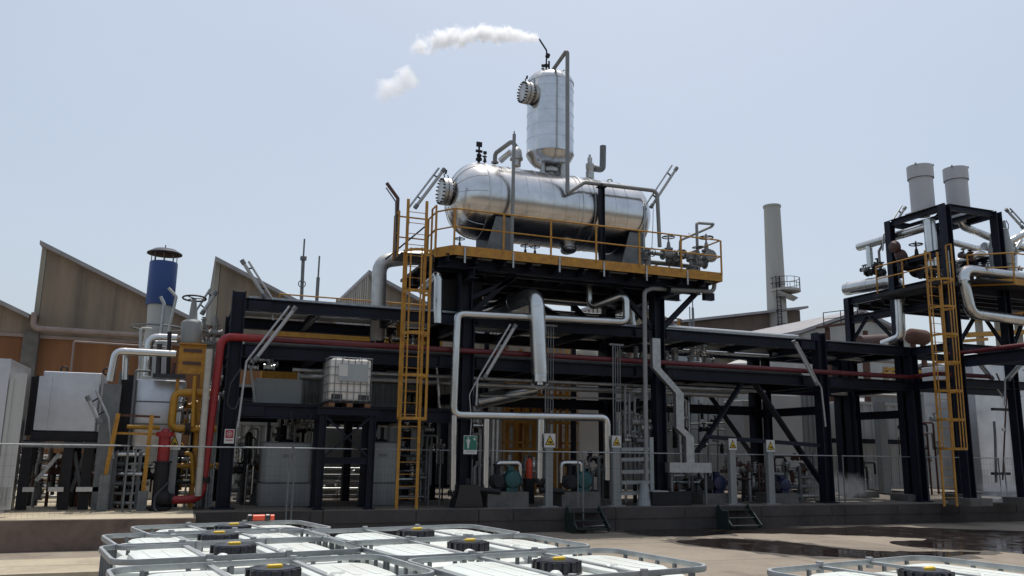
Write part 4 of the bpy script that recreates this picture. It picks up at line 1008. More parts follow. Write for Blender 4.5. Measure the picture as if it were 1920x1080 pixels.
def ibc(L, W, H, label, loc, yaw, grp=None, lid=True, plate=True, pallet='wood', full=True, seed=0):
    t = T('plastic_tote' if full else 'plastic_tote', label, 'tote', (0, 0, 0), grp); rr = random.Random(seed)
    m = MB()
    for k in (-1, 0, 1):
        m.bx(k * (L / 2 - .09) - .07, k * (L / 2 - .09) + .07, -W / 2, W / 2, 0, .09)
    m.to('pallet_block', pallet, t, False)
    m = MB(); m.bx(-L / 2, L / 2, -W / 2, W / 2, .092, .13); m.to('pallet_deck', 'galvanised_dull' if full else 'dark_steel', t, False)
    ht = H - .035
    m = MB(); m.rbox(0, 0, .14, ht, L - .05, W - .05, .11, .05, 6); bt = m.to('bottle', 'white_plastic' if full else 'ibc_white', t)
    m = MB()
    for s in (-1, 1):
        m = MB(); m.rbox(s * (L / 4 + .02), 0, ht - .01, ht + .03, L / 2 - .24, W - .2, .12, .019, 5); 
        for q in (-1, 0, 1): m.rbox(s * (L / 4 + .02) + q * .09, 0, ht + .02, ht + .034, .035, W - .36, .016, .005, 3)
        m.to('top_cushion', 'white_plastic', bt)
    # cage
    m = MB(); r = .0125; cr = .11
    def ring(z, e=.012):
        pts = []
        for sx, sy, a0 in ((1, 1, 0), (-1, 1, 90), (-1, -1, 180), (1, -1, 270)):
            for k in range(7):
                q = math.radians(a0 + 15 * k); pts.append(V((sx * (L / 2 + e - cr) + cr * math.cos(q), sy * (W / 2 + e - cr) + cr * math.sin(q), z)))
        return pts
    def flat(m, pts, w, h):
        n = len(pts); c = sum(pts, V()) / n; layers = []
        for p in pts + [pts[0]]:
            d = V((p.x - c.x, p.y - c.y, 0)).normalized(); layers.append([p + d * w / 2 - V((0, 0, h / 2)), p + d * w * .7, p + d * w / 2 + V((0, 0, h / 2)), p - d * w / 2 + V((0, 0, h / 2)), p - d * w * .7, p - d * w / 2 - V((0, 0, h / 2))])
        m.loft(layers, False)
    flat(m, ring(H), .016, .026); m.to('top_rim', 'galvanised', t)
    m = MB(); zs = [z for z in (.17, .36, .56, .76, .96, 1.16, 1.34) if z < H - .12]
    for z in zs: flat(m, ring(z, .006), .012, .016)
    nx, ny = 6, 5
    for s in (-1, 1):
        for k in range(nx):
            x = -L / 2 + .13 + (L - .26) * k / (nx - 1); m.bx(x - .009, x + .009, s * (W / 2 + .006) - .007, s * (W / 2 + .006) + .007, .13, H - .012)
        for k in range(ny):
            y = -W / 2 + .13 + (W - .26) * k / (ny - 1); m.bx(s * (L / 2 + .006) - .007, s * (L / 2 + .006) + .007, y - .009, y + .009, .13, H - .012)
    m.to('cage', 'galvanised_dull', t)
    for s in (-1, 1):
        m = MB(); x = s * .19; m.bar((x, -W / 2, H - .004), (x, W / 2, H - .004), .028, .014); m.cyl((x, -W / 2 - .02, H - .03), (x, -W / 2 - .02, H + .022), .018, 8); m.cyl((x, W / 2 + .02, H - .03), (x, W / 2 + .02, H + .022), .018, 8); m.to('top_bar', 'galvanised', t)
    if lid:
        m = MB(); m.lathe((0, 0, ht - .02), (0, 0, 1), [(0, .12), (.03, .12), (.032, .104), (.066, .104), (.08, .094), (.083, .07), (.076, .06)], 28)
        for k in range(14):
            a_ = k * math.pi / 7; m.bar((.105 * math.cos(a_), .105 * math.sin(a_), ht + .01), (.105 * math.cos(a_), .105 * math.sin(a_), ht + .055), .022, .016)
        li = m.to('lid', 'black_plastic', t)
        m = MB(); m.rbox(.0, -.02, ht + .055, ht + .074, .066, .026, .012, .006, 3); m.to('cap', 'yellow_plastic', li)
        # crumpled film beside the lid
        m = MB(); q = V((-.1 + rr.uniform(-.02, .02), -.16, ht - .01)); m.lathe(q, (rr.uniform(-.2, .2), 0, 1), [(0, .035), (.02, .034), (.035, .028), (.045, .015), (.047, .001)], 14); m.to('vent_plug', 'white_plastic', t)
        m = MB(); m.tube([(.16, -.18, ht), (.2, -.14, ht + .035), (.27, -.1, ht + .03), (.3, -.02, ht + .02)], .012, 6); m.to('tie_strap', 'white_plastic', t)
    if plate:
        m = MB(); m.bx(-L / 2 + .21, L / 2 - .12, -W / 2 - .026, -W / 2 - .018, H * .52, H * .87); m.to('label_plate', 'tank_grey', t, False)
        for s in (-1, 1): m = MB(); m.bx(s * (L / 2 - .2) - .13, s * (L / 2 - .2) + .13, -W / 2 - .004, -W / 2 + .06, .13, .3); m.to('corner_foot', 'black_plastic', t, False)
        m = MB(); m.bx(-L / 2 + .21, -L / 2 + .43, -W / 2 - .029, -W / 2 - .0265, H * .62, H * .86); m.to('paper_label', 'sign_white', t, False)
    t.location = V(loc); t.rotation_euler.z = yaw
    return t
ibc(1.06, 1.0, 1.2, 'white caged tote with a grey plate standing high on the black steel stand', ((xl + xr) / 2, 20.98, tz - .02), math.radians(2), full=False, lid=False)

# ------------------------------------------------------------------ pumps
def pump(label, pxx, pyb, Y, mt, s=1., grp=None):
    c = at(pxx, pyb, Y); t = T('pump', label, 'pump', (c.x, Y, ZF), grp)
    x, z = c.x, c.z + .3 * s
    m = MB(); m.lathe((x, Y, z), (.25, 1, 0), [(0, .1 * s), (.02, .2 * s), (.08, .235 * s), (.1, .24 * s), (.1, .22 * s), (.5 * s, .22 * s), (.5 * s, .24 * s), (.55 * s, .2 * s)], 24)
    d = V((.25, 1, 0)).normalized(); u, w = m.frame(d)
    for k in range(16):
        e = u * math.cos(k * math.pi / 8) + w * math.sin(k * math.pi / 8); p = V((x, Y, z)) + e * .225 * s
        m.bar(p + d * .12, p + d * .48 * s, .012, .04, e)
    mo = m.to('motor', mt, t)
    m = MB(); m.bx(x - .09 * s, x + .09 * s, Y + .15, Y + .35, z + .2 * s, z + .34 * s); m.to('terminal_box', mt, mo, False)
    m = MB(); m.bx(x - .16 * s, x + .16 * s, Y + .05, Y + .5 * s, z - .3 * s, z - .2 * s); m.to('foot', mt, mo, False)
    m = MB(); m.lathe((x - .42 * s, Y + .1, z - .05 * s), (-.1, -1, 0), [(-.12, .06), (-.1, .19 * s), (.06, .2 * s), (.08, .1 * s), (.16, .1 * s), (.16, .13 * s), (.19, .13 * s)], 20); m.cyl((x - .42 * s, Y + .1, z), (x - .42 * s, Y + .1, z + .4 * s), .07 * s, 12); m.cyl((x - .42 * s, Y + .1, z + .36 * s), (x - .42 * s, Y + .1, z + .4 * s), .12 * s, 12); m.to('pump_casing', 'dark_steel', t)
    m = MB(); m.cyl((x - .36 * s, Y + .2, z), (x, Y + .3, z), .1 * s, 12); m.to('coupling_guard', 'dark_steel', t)
    m = MB(); m.bx(x - .75 * s, x + .38 * s, Y - .15, Y + .7, ZF, z - .3 * s); m.to('plinth', 'plinth', t, False)
    return t
pump('green pump motor on a concrete plinth, left of the two green ones', 962, 922, 20.75, 'motor_green')
pump('green pump motor on a concrete plinth, right of the two green ones', 1097, 922, 20.75, 'motor_green')
pump('dark blue pump motor beside the galvanised wall box', 1352, 925, 21.0, 'motor_blue', .95)
pump('dark blue pump motor behind the rightmost warning sign', 1475, 925, 21.0, 'motor_blue', .8)
for k, (xa, xb) in enumerate(((932, 975), (1052, 1090))):
    pp_(('clad pipe arch over the left green pump', 'clad pipe arch over the right green pump')[k], [(xa, 905, 20.95), (xa, 868, 20.95), (xb, 868, 20.95), (xb, 905, 20.95)], .07, 'pipe_cladding', br=.12, name='pump_arch_pipe')
    pp_(('dark suction pipe low in front of the left green pump', 'dark suction pipe low in front of the right green pump')[k], [(xa - 40, 918, 20.6), (xa + 5, 922, 20.6)], .07, 'dark_steel', name='suction_pipe')
t = T('dark_pump_base', 'black hood shaped pump cover left of the left green pump', 'pump cover', at(878, 925, 20.6))
c = at(878, 930, 20.6); m = MB(); m.add([(c.x - .38, 20.5, ZF), (c.x + .38, 20.5, ZF), (c.x + .25, 20.5, 1.15), (c.x - .25, 20.5, 1.15), (c.x - .38, 21, ZF), (c.x + .38, 21, ZF), (c.x + .25, 21, 1.15), (c.x - .25, 21, 1.15)], [(0, 1, 2, 3), (5, 4, 7, 6), (0, 3, 7, 4), (1, 5, 6, 2), (3, 2, 6, 7)]); m.to('hood', 'black_plastic', t, False)
m = MB(); m.cyl((c.x, 20.7, 1.15), (c.x, 20.7, 1.3), .08, 12); m.to('knob', 'dark_steel', t)
# a red extinguisher behind the left pump
t = T('fire_extinguisher', 'orange red fire extinguisher standing behind the left green pump', 'extinguisher', at(992, 897, 22.0))
c = at(992, 897, 22.0); m = MB(); m.lathe((c.x, 22, c.z), (0, 0, 1), [(0, .09), (.45, .09), (.52, .06), (.56, .03)], 14); m.to('cylinder', 'red_plastic', t); m = MB(); m.bx(c.x - .04, c.x + .06, 21.97, 22.03, c.z + .56, c.z + .62); m.to('trigger', 'black_plastic', t, False)
m = MB(); m.bx(c.x - .12, c.x + .12, 21.9, 22.15, ZF, c.z); m.to('stand', 'dark_steel', t, False)
# strip of light roof behind: long bright pipes on the rear frame
for k, (xa, xb, y_, l) in enumerate(((910, 1008, 786, 'bright silver pipe lit by the sun behind the clad drop pipes'), (922, 1008, 794, 'second bright silver pipe just under the first lit one'), (700, 800, 797, 'silver pipe lit by the sun seen behind the caged ladder'))):
    pp_(l, [(xa, y_, 27.2), (xb, y_ + 2, 27.2)], .07, 'pipe_cladding', name='sunlit_pipe')
# orange caged tower behind the pumps
for k, (xa, xb, l) in enumerate(((955, 962, 'orange caged ladder far back, leftmost of three behind the clad pipes'), (985, 990, 'orange caged ladder far back, middle of three behind the clad pipes'), (1060, 1062, 'orange caged ladder far back, rightmost of three behind the clad pipes'))):
    a, b_ = at(xa, 860, 27 + k * .3), at(xb, 655, 27 + k * .3); ladder(l, a.x, 27 + k * .3, .58, b_.x, b_.z, .5, 'orange_paint', (1.6, b_.z - .2), hoops=.7)
# containers and housings further back
def cont(label, xa, xb, ytop, Y, D, m_, ribs=.22, z0=.7, name='container', cat='container'):
    a, b_ = at(xa, ytop, Y), at(xb, ytop, Y); return box_t(name, label, cat, a.x, b_.x, Y, Y + D, z0, a.z, m_, ribs)
cont('tan ribbed container behind the grey plastic tanks', 440, 640, 790, 29, 3, 'panel_grey', .3)
cont('cream housing behind the right green pump', 1085, 1165, 715, 27.0, 2.5, 'ibc_white', 0, name='housing', cat='housing')
cont('pale ribbed housing left of the orange caged ladders', 893, 948, 745, 26.8, 2.5, 'white_paint', .22, name='housing', cat='housing')
cont('grey housing behind the thin drain pipe', 1170, 1262, 728, 27.0, 2, 'panel_dark', 0, name='housing', cat='housing')
cont('pale green grey wall panel behind the cross braces', 1262, 1395, 740, 29.5, 1, 'white_paint', 0, name='housing', cat='housing')
t = cont('pale grey control cabinet with small dark panels behind the cross braces', 1392, 1442, 750, 26.0, 1.2, 'white_paint', 0, name='control_cabinet', cat='cabinet')
c = at(1415, 778, 25.98); m = MB(); m.bx(c.x - .14, c.x + .14, 25.96, 25.995, c.z - .14, c.z + .14); m.to('vent_panel', 'dark_steel', t, False)
cont('pale tall cabinet right of the control cabinet', 1447, 1502, 740, 27.0, 1.4, 'white_paint', 0, name='tall_cabinet', cat='cabinet')
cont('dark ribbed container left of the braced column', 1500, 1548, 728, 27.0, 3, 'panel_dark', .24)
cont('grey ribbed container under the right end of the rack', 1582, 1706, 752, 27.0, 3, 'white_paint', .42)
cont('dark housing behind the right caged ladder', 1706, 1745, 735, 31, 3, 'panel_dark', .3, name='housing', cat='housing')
# process pipework at the back: vertical and horizontal runs
rr = random.Random(21)
t = T('pipe_manifold', 'dense grey pipework with valves behind the cross braces', 'pipework', at(1330, 830, 27.5))
for k in range(6):
    xx = 1292 + k * 18; m = MB(); m.tube(px((xx, 900, 27.5), (xx, 742 + 8 * (k % 3), 27.5)), .035, 8); m.to('riser', 'grey_pipe', t)
for k, yy in enumerate((765, 772, 795, 803, 835)):
    m = MB(); m.tube(px((1285, yy, 27.3), (1392, yy + (4 if k % 2 else -3), 27.3)), .03, 8); m.to('header', 'grey_pipe', t)
a, b_ = at(1290, 880, 27), at(1392, 760, 27); clutter(t, a.x, b_.x, 27, a.z, b_.z, 18, 5, ('grey_pipe', 'dark_steel', 'galvanised_dull'))
t = T('valve_skid', 'tall grey pipe and valve skid between third warning sign and thin drain pipe', 'pipe skid', at(1200, 930, 20.9))
for k, yy in enumerate((843, 862, 885, 905, 925)):
    m = MB(); a, b_ = at(1158, yy, 20.95), at(1222, yy - 1, 20.95); m.bar(a, b_, .06, .1); m.to('shelf_beam', 'tank_grey', t, False)
for xx in (1160, 1222):
    m = MB(); a = at(xx, 935, 20.95); m.bx(a.x - .06, a.x + .06, 20.9, 21.0, ZF, at(xx, 820, 20.95).z); m.to('upright', 'tank_grey', t, False)
a, b_ = at(1165, 860, 21.2), at(1222, 790, 21.2); clutter(t, a.x, b_.x, 21.1, a.z, b_.z, 14, 6)
for k, (xx, yt) in enumerate(((1172, 722), (1180, 738), (1190, 745), (1198, 780))):
    m = MB(); m.tube(px((xx, 900, 21.4), (xx, yt, 21.4), (xx + 14, yt, 21.6)), .04, 8, .08); m.to('riser', 'grey_pipe', t)
t = T('grey_cylinder_vessel', 'narrow grey vertical vessel beside the thin drain pipe', 'vessel', at(1222, 860, 22.2))
a, b_ = at(1200, 870, 22.2), at(1240, 735, 22.2); X = (a.x + b_.x) / 2; m = MB(); m.lathe((X, 22.6, 0), (0, 0, 1), [(a.z, .2), (a.z + .15, .3), (b_.z - .15, .3), (b_.z, .15), (b_.z + .1, .08)], 24); m.to('shell', 'tank_grey', t)
for s in (-1, 1): m = MB(); m.bx(X + s * .2 - .03, X + s * .2 + .03, 22.5, 22.6, ZF, a.z + .1); m.to('leg', 'dark_steel', t, False)
for q in range(4):
    rx = (1285, 1430, 1400, 1505)[q]; a, b_ = at(rx, 930, 22.3), at(rx + 40, 880, 22.3)
    skid('pump_skid', ('low pump skid right of the galvanised wall box', 'low pump skid between the two right warning signs', 'cluttered skid of small valves behind the fourth warning sign', 'low pump skid left of the braced column')[q], a.x, b_.x, 22.0 + q * .15, 22.8 + q * .15, 1.35 + .1 * q, 4, 30 + q, cat='pump skid')
# conduits hanging from the rack in front
for k, (xx, l) in enumerate(((1025, 'bundle of thin conduits right of the thick clad pipe'), (1150, 'bundle of thin conduits in front of the rack beside the third warning sign'))):
    t = T('conduit_bundle', l, 'conduit', at(xx, 940, 20.8))
    m = MB(); a, b_ = at(xx + 6, 648 if k else 612, 20.8), at(xx + 6, 925, 20.8)
    for q in range(4):
        m = MB(); dx = q * .075; m.cyl((a.x - .12 + dx, 20.8, b_.z), (a.x - .12 + dx, 20.8, a.z), .014 + .008 * (q == 0), 6); m.to('conduit', 'galvanised_dull', t)
    m = MB(); m.bx(a.x - .22, a.x + .22, 20.78, 20.85, a.z, a.z + .05); m.to('top_bracket', 'galvanised_dull', t, False)
# square cable duct
t = T('galvanised_duct', 'flat galvanised duct zigzagging down beside the tower column to a wall box', 'cable duct', at(1291, 865, 20.7))
P_ = px((1228, 635, 20.75), (1229, 690, 20.75), (1272, 738, 20.75), (1273, 803, 20.75), (1291, 820, 20.75), (1292, 868, 20.75))
m = MB(); lay = []
W = .13
for i, p in enumerate(P_):
    lay.append([p + V((-W, -.08, 0)), p + V((W, -.08, 0)), p + V((W, .08, 0)), p + V((-W, .08, 0))])
m.loft(lay); m.to('duct_run', 'galvanised', t, False)
t = T('wall_box', 'long galvanised box at waist height below the zigzag duct', 'junction box', at(1295, 885, 20.7))
a, b_ = at(1256, 886, 20.6), at(1334, 868, 20.6); m = MB(); m.bx(a.x, b_.x, 20.6, 20.85, a.z, b_.z); m.to('box', 'galvanised', t, False)
m = MB(); m.bx(a.x + .1, a.x + .16, 20.7, 20.76, ZF, a.z); m.to('leg', 'galvanised_dull', t, False); m = MB(); m.bx(b_.x - .16, b_.x - .1, 20.7, 20.76, ZF, a.z); m.to('leg', 'galvanised_dull', t, False)
pp_('thin white pipe leaning behind the drain pipe', [(1212, 695, 21.5), (1238, 735, 21.5), (1240, 850, 21.5)], .035, 'galvanised')
t = T('control_skid', 'low grey box skid with a pale tray at the foot of the tower column', 'skid', at(1240, 940, 20.6))
a, b_ = at(1222, 940, 20.55), at(1295, 922, 20.55); m = MB(); m.bx(a.x, b_.x, 20.5, 21.0, ZF, b_.z); m.to('base', 'dark_steel', t, False); m = MB(); m.bx(a.x, a.x + .5, 20.48, 21.0, b_.z + .001, b_.z + .03); m.to('tray', 'tank_grey', t, False)
a, b_ = at(1170, 935, 20.55), at(1205, 905, 20.55); m = MB(); m.cyl(((a.x + b_.x) / 2 + .45, 20.75, ZF), ((a.x + b_.x) / 2 + .45, 20.75, b_.z), .22, 16, .1); m.to('cone_foot', 'tank_grey', t)
# ------------------------------------------------------------------ added rear rack, its deck blocks sun to darken the inside
rr_ = T('added_rear_rack', 'added dark steel rack behind the long pipe rack, shading the inside', 'pipe rack', (9, 28, ZF))
for x in (1.2, 5.2, 9.4, 13.6, 17.8):
    for y in (27.6, 31.6):
        m = MB(); m.hbeam((x, y, ZF), (x, y, 5.0), .24, .24, .02, (1, 0, 0)); m.to('column', 'navy_steel', rr_, False)
for y in (27.6, 31.6):
    for z in (5.0, 3.6):
        m = MB(); m.hbeam((1.0, y, z), (18.0, y, z), .2, .28, .02); m.to('beam', 'navy_steel', rr_, False)
m = MB(); m.bx(1.1, 17.9, 27.7, 29.2, 5.16, 5.2); m.to('deck', 'panel_dark', rr_, False)
for k, (y, z, r) in enumerate(((28.2, 5.35, .13), (29.0, 5.3, .08), (29.8, 5.36, .15))):
    pipe('rear_rack_pipe', ('clad pipe on the front edge of the added rear rack', 'thin pipe in the middle of the added rear rack', 'thick clad pipe at the back of the added rear rack')[k], [(1.3, y, z), (17.6, y, z)], r, 'dull_cladding')
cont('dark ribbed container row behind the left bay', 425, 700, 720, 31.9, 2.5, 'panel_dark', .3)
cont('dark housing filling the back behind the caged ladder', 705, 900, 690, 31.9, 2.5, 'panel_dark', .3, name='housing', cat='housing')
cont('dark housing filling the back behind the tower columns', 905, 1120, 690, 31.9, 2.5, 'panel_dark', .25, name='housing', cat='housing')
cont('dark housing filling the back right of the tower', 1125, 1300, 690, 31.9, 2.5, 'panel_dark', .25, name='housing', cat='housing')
# ------------------------------------------------------------------ right steel tower
AX, AY = 22.45, 19.3
rt = T('vent_tower', 'tall dark steel tower on the right with two grey cylinders on top', 'tower', (AX, AY, ZF))
for x, y, z1 in ((AX, AY, 10.1), (AX, 21.6, 10.1), (24.75, AY, 10.1), (24.75, 21.6, 10.1), (AX, 23.78, 7.7), (27.2, AY, 7.4)):
    w = .27 if y == AY else .24
    m = MB(); m.hbeam((x, y, ZF + .02), (x, y, z1), w, w, .03, (1, 0, 0)); m.to('column', 'navy_steel', rt, False)
    m = MB(); m.bx(x - .45, x + .45, y - .4, y + .4, ZF, ZF + .22); m.to('footing', 'plinth', rt, False)
def hb(a, b_, w=.16, h=.2, up=(0, 0, 1), p=rt, nm='beam'):
    m = MB(); m.hbeam(a, b_, w, h, .02, up); m.to(nm, 'navy_steel', p, False)
for z in (10.02, 8.55):
    hb((AX, AY + .15, z), (AX, 21.5, z)); hb((AX + .15, AY, z) if z > 9 else (AX + .15, 21.6, z), (24.6, AY, z) if z > 9 else (24.6, 21.6, z))
    hb((24.75, AY + .15, z), (24.75, 21.5, z)); hb((AX + .15, 21.6, z - .01), (24.6, 21.6, z - .01))
for x in (23.2, 24.0): hb((x, AY + .1, 9.98), (x, 21.5, 9.98), .12, .14)
hb((AX + .1, AY + .1, 9.98), (24.0, 21.5, 9.97), .08, .1)
for z in (7.6, 6.9, 5.45, 4.3):
    hb((AX, AY + .17, z), (AX, 23.9, z), .18, .26)
for z in (7.3, 5.4, 4.3):
    hb((AX + .17, AY, z), (28, AY, z), .2, .26); hb((AX + .17, 21.6, z), (28, 21.6, z), .18, .24)
for a, b_ in (((AX, 19.5, 6.7), (AX, 20.6, 7.5)), ((AX, 23.8, 6.0), (AX, 22.9, 6.9)), ((AX, 21.8, 6.0), (AX, 22.7, 6.9)), ((AX + .1, AY, 5.5), (AX + .95, AY, 6.5)), ((24.6, AY, 5.5), (23.75, AY, 6.5)), ((24.9, AY, 5.5), (26, AY, 7.2))):
    hb(a, b_, .08, .1, nm='knee_brace')
m = MB(); m.bx(AX + .1, 29, 18.3, 23.9, 7.42, 7.47); m.to('deck', 'dark_steel', rt, False)
# rack toward the viewer on the right with red pipe
for x, w in ((22.5, 'a'),):
    hb((x, 19.1, 4.95), (x, 12.5, 4.95), .22, .34, p=rt)
    hb((x + 2.6, 19.1, 4.95), (x + 2.6, 12.5, 4.95), .22, .34, p=rt)
for k in range(5): hb((22.6, 18.6 - k * 1.3, 4.95), (25.0, 18.6 - k * 1.3, 4.95), .1, .16, p=rt)
pipe('fire_main_branch', 'dark red pipe on the beam coming toward the viewer at the right edge', [(22.42, 19.6, 5.22), (22.42, 12.6, 5.22)], .07, 'dark_red_paint')
pipe('fire_main_link', 'dark red pipe end joining behind the right caged ladder', [(22.15, 20.93, 4.58), (22.15, 19.9, 4.62), (24.5, 19.9, 4.62)], .07, 'dark_red_paint')
# cylinders
for y in (22.2, 22.8, 23.4): hb((AX + .1, y, 7.35), (28, y, 7.35), .1, .2, nm='joist')
for y in (19.8, 20.4, 21.0): hb((AX, y, 7.3), (28, y, 7.3), .1, .16, nm='joist')
for k, (xa, yb, yt, xb) in enumerate(((1727, 392, 327, 0), (1793, 385, 320, 0))):
    Y = 20.35 if k == 0 else 20.45
    a, b_ = at(xa + 4, yb, Y), at(xa, yt, Y); X = a.x
    t = T('silencer_drum', ('left grey cylinder with a wide collar on top of the right tower', 'right grey cylinder with a wide collar on top of the right tower')[k], 'drum', (X, Y, 10.1))
    R_ = .385 if k == 0 else .37; z1 = 11.75 if k == 0 else 11.95
    m = MB(); m.lathe((X, Y, 0), (0, 0, 1), [(10.12, R_ * .98), (z1 - .45, R_ * .98), (z1 - .45, R_ * 1.02)], 40); m.to('shell', 'drum_grey', t)
    m = MB(); m.lathe((X, Y, 0), (0, 0, 1), [(z1 - .44, R_ * 1.0), (z1 - .44, R_ * 1.09), (z1, R_ * 1.09), (z1, R_ * .98), (z1 - .3, R_ * .95)], 40); m.to('collar', 'drum_grey', t)
    m = MB(); m.cyl((X - R_ * 1.08, Y - .2, z1 - .03), (X - R_ * 1.0, Y - .2, z1 + .03), .03, 6); m.cyl((X + R_ * .6, Y - R_ * .9, z1 - .05), (X + R_ * .6, Y - R_ * .9, z1 + .02), .03, 6); m.to('lug', 'tank_grey', t)
    m = MB(); m.cyl((X, Y, 9.98), (X, Y, 10.1), .2, 16); m.bx(X - .4, X + .4, Y - .4, Y + .4, 10.1, 10.13); m.to('base_neck', 'tank_grey', t)
# clad pipes of the right tower
def pr_(label, pts, r, m_='pipe_cladding', bands=.9, br=None, n=16, name='clad_pipe'):
    return pipe(name, label, pts, r, m_, n, bands, br)
pr_('clad pipe running from the vent tower out to the left above two valves', [(22.75, 20.3, 9.62), (22.75, 23.4, 9.62)], .15)
pr_('clad pipe standing upright beside the near column of the vent tower', [at(1742, 412, 20.2), at(1749, 500, 20.2)], .19)
pr_('short clad elbow dropping from the left end of the upper clad pipe', [(22.75, 23.0, 9.6), (22.75, 22.9, 9.55), (22.75, 22.9, 8.75)], .12)
pr_('thin grey pipe beside the short clad elbow', [(22.9, 22.4, 9.5), (22.9, 22.6, 9.3), (22.9, 22.6, 8.3)], .045, 'grey_pipe', 0)
pr_('thick clad pipe lying on the lower left deck of the vent tower', [(22.6, 24.0, 8.12), (22.75, 21.75, 8.05), (22.75, 21.75, 7.3)], .24, br=.35, n=24)
pr_('clad pipe bending down at the back frame of the vent tower', [at(1686, 562, X=22.2), at(1690, 632, X=22.2), at(1655, 646, X=22.0)], .15, br=.25)
pr_('thick clad pipe making a step in front of the vent tower railing', [at(1935, 523, 18.9), at(1803, 505, 18.9), at(1820, 588, 18.9), at(1935, 603, 18.9)], .175, br=.34, n=24)
pr_('clad pipe curving below the right cylinder of the vent tower', [at(1797, 405, 20.4), at(1806, 425, 20.4), at(1862, 447, 20.2), at(1935, 470, 20.0)], .13, br=.3)
pr_('slim clad pipe behind the tall columns of the vent tower', [at(1752, 445, 21.9), at(1830, 466, 21.9), at(1880, 452, 21.9)], .12)
pr_('bent clad pipe rising above the orange railing', [at(1790, 495, 20.5), at(1830, 478, 20.5), at(1850, 480, 20.4), at(1848, 520, 20.4)], .11)
pr_('clad pipe crossing to the right edge above the railing', [at(1890, 455, 19.8), at(1935, 430, 19.5)], .11)
for k, (xa, yb, yt) in enumerate(((1868, 503, 425), (1891, 495, 415))):
    t = T('safety_valve', ('grey cone shaped safety valve, left one of the two above the right railing', 'grey cone shaped safety valve, right one of the two above the right railing')[k], 'valve', at(xa, yb, 19.5))
    c = at(xa, yb, 19.5); h = at(xa, yt, 19.5).z - c.z
    m = MB(); m.lathe((c.x, 19.5, c.z), (0, 0, 1), [(-.35, .13), (0, .13), (0, .2), (.06, .2), (.06, .14), (.25 * h, .19), (.45 * h, .2), (.62 * h, .12), (.8 * h, .1), (.82 * h, .06), (h, .04)], 18); m.cyl((c.x, 19.5, c.z + .32 * h), (c.x + .3, 19.5, c.z + .32 * h), .12, 14); m.cyl((c.x + .26, 19.5, c.z + .32 * h), (c.x + .31, 19.5, c.z + .32 * h), .17, 14); m.to('body', 'tank_grey', t)
    m = MB(); m.tube([(c.x + .03, 19.45, c.z + h), (c.x + .12, 19.45, c.z + h * .92), (c.x + .1, 19.45, c.z + h * .8)], .015, 6); m.to('lever', 'dark_steel', t)
t = T('valve_actuator', 'brown double domed actuator beside the far column of the vent tower', 'actuator', at(1685, 495, 21.2))
for (xx, yy, d, s) in ((1678, 463, (1, 0, .3), .2), (1690, 480, (1, -.4, .5), .24)):
    c = at(xx, yy, 21.1); m = MB(); m.lathe(c, d, [(-s * .8, s * .3), (-s * .5, s * .9), (-.02, s), (0, s * 1.12), (.03, s * 1.12), (.04, s), (s * .5, s * .8), (s * .75, s * .2)], 20); m.to('diaphragm_case', 'brown_paint', t)
c = at(1687, 500, 21.1); m = MB(); m.cyl(c + V((0, 0, -.4)), c + V((0, 0, .3)), .08, 10); m.to('yoke', 'dark_steel', t)
t = T('tower_valve_set', 'dark valves with a handwheel above the lower left deck of the vent tower', 'valve set', at(1720, 520, 20.8))
for (xx, yy, s, st, Yy) in ((1720, 492, 1.5, (0, 0, 1), 20.9), (1633, 510, 1.1, (1, -.5, 0), 22.9), (1652, 512, .9, (0, 0, 1), 22.5), (1700, 500, 1.1, (-1, -.5, .2), 21.0), (1735, 515, 1.3, (0, -1, 0), 20.6)):
    c = at(xx, yy, Yy); valve(t, c.x, c.y, c.z, s, (0, 1, 0) if Yy > 22 else (1, 0, 0), st, 'dark_steel')
c = at(1722, 508, 20.9); m = MB(); m.sph(c, .3, 14, .8); m.tube([c + V((-.7, .1, .1)), c + V((.5, 0, .05))], .12, 12); m.to('valve_body', 'dark_steel', t)
t = T('tower_fittings', 'brown and grey fittings behind the right orange railing', 'fittings', at(1850, 520, 20.2))
a, b_ = at(1790, 535, 20.2), at(1915, 490, 20.2); clutter(t, a.x, b_.x, 20.0, a.z, b_.z, 18, 9, ('brown_paint', 'grey_pipe', 'dull_cladding', 'rust'))
for xx in (1822, 1834):
    m = MB(); a, b_ = at(xx, 543, 20.4), at(xx, 512, 20.4); m.cyl(a, b_, .07, 10); m.to('stub_pipe', 'rust', t)
t = T('tower_platform_rail', 'orange kick board and railing round the right tower platform', 'railing', (24.5, 18.3, 7.4))
q0, q1, q2 = V((23.0, 19.08, 7.45)), V((24.0, 18.28, 7.45)), V((28, 18.28, 7.45))
m = MB(); m.bar((q0.x, q0.y, 7.47), (q1.x, q1.y, 7.47), .012, .2); m.bar((q1.x, q1.y, 7.47), (q2.x, q2.y, 7.47), .012, .2); m.to('kick_board', 'orange_paint', t, False)
rail(t, [q0, q1, q2], .95, 'orange_paint', 1.0)
rail(t, [(22.25, 19.0, 7.47), (22.25, 19.2, 7.47)], 1.2, 'orange_paint'); rail(t, [(21.6, 19.25, 7.47), (21.6, 21.5, 7.47)], .9, 'orange_paint', 1.1)
a, b_ = at(1776, 935, 19.0), at(1755, 488, 19.0)
ladder('orange caged ladder standing at the foot of the right vent tower', 21.3, 19.0, .58, 21.38, 8.35, .5, 'orange_paint', (2.25, 7.35), hoops=.85)
m = MB(); m.bx(21.5, 22.3, 18.9, 21.6, 7.3, 7.42); m.to('landing', 'dark_steel', rt, False)
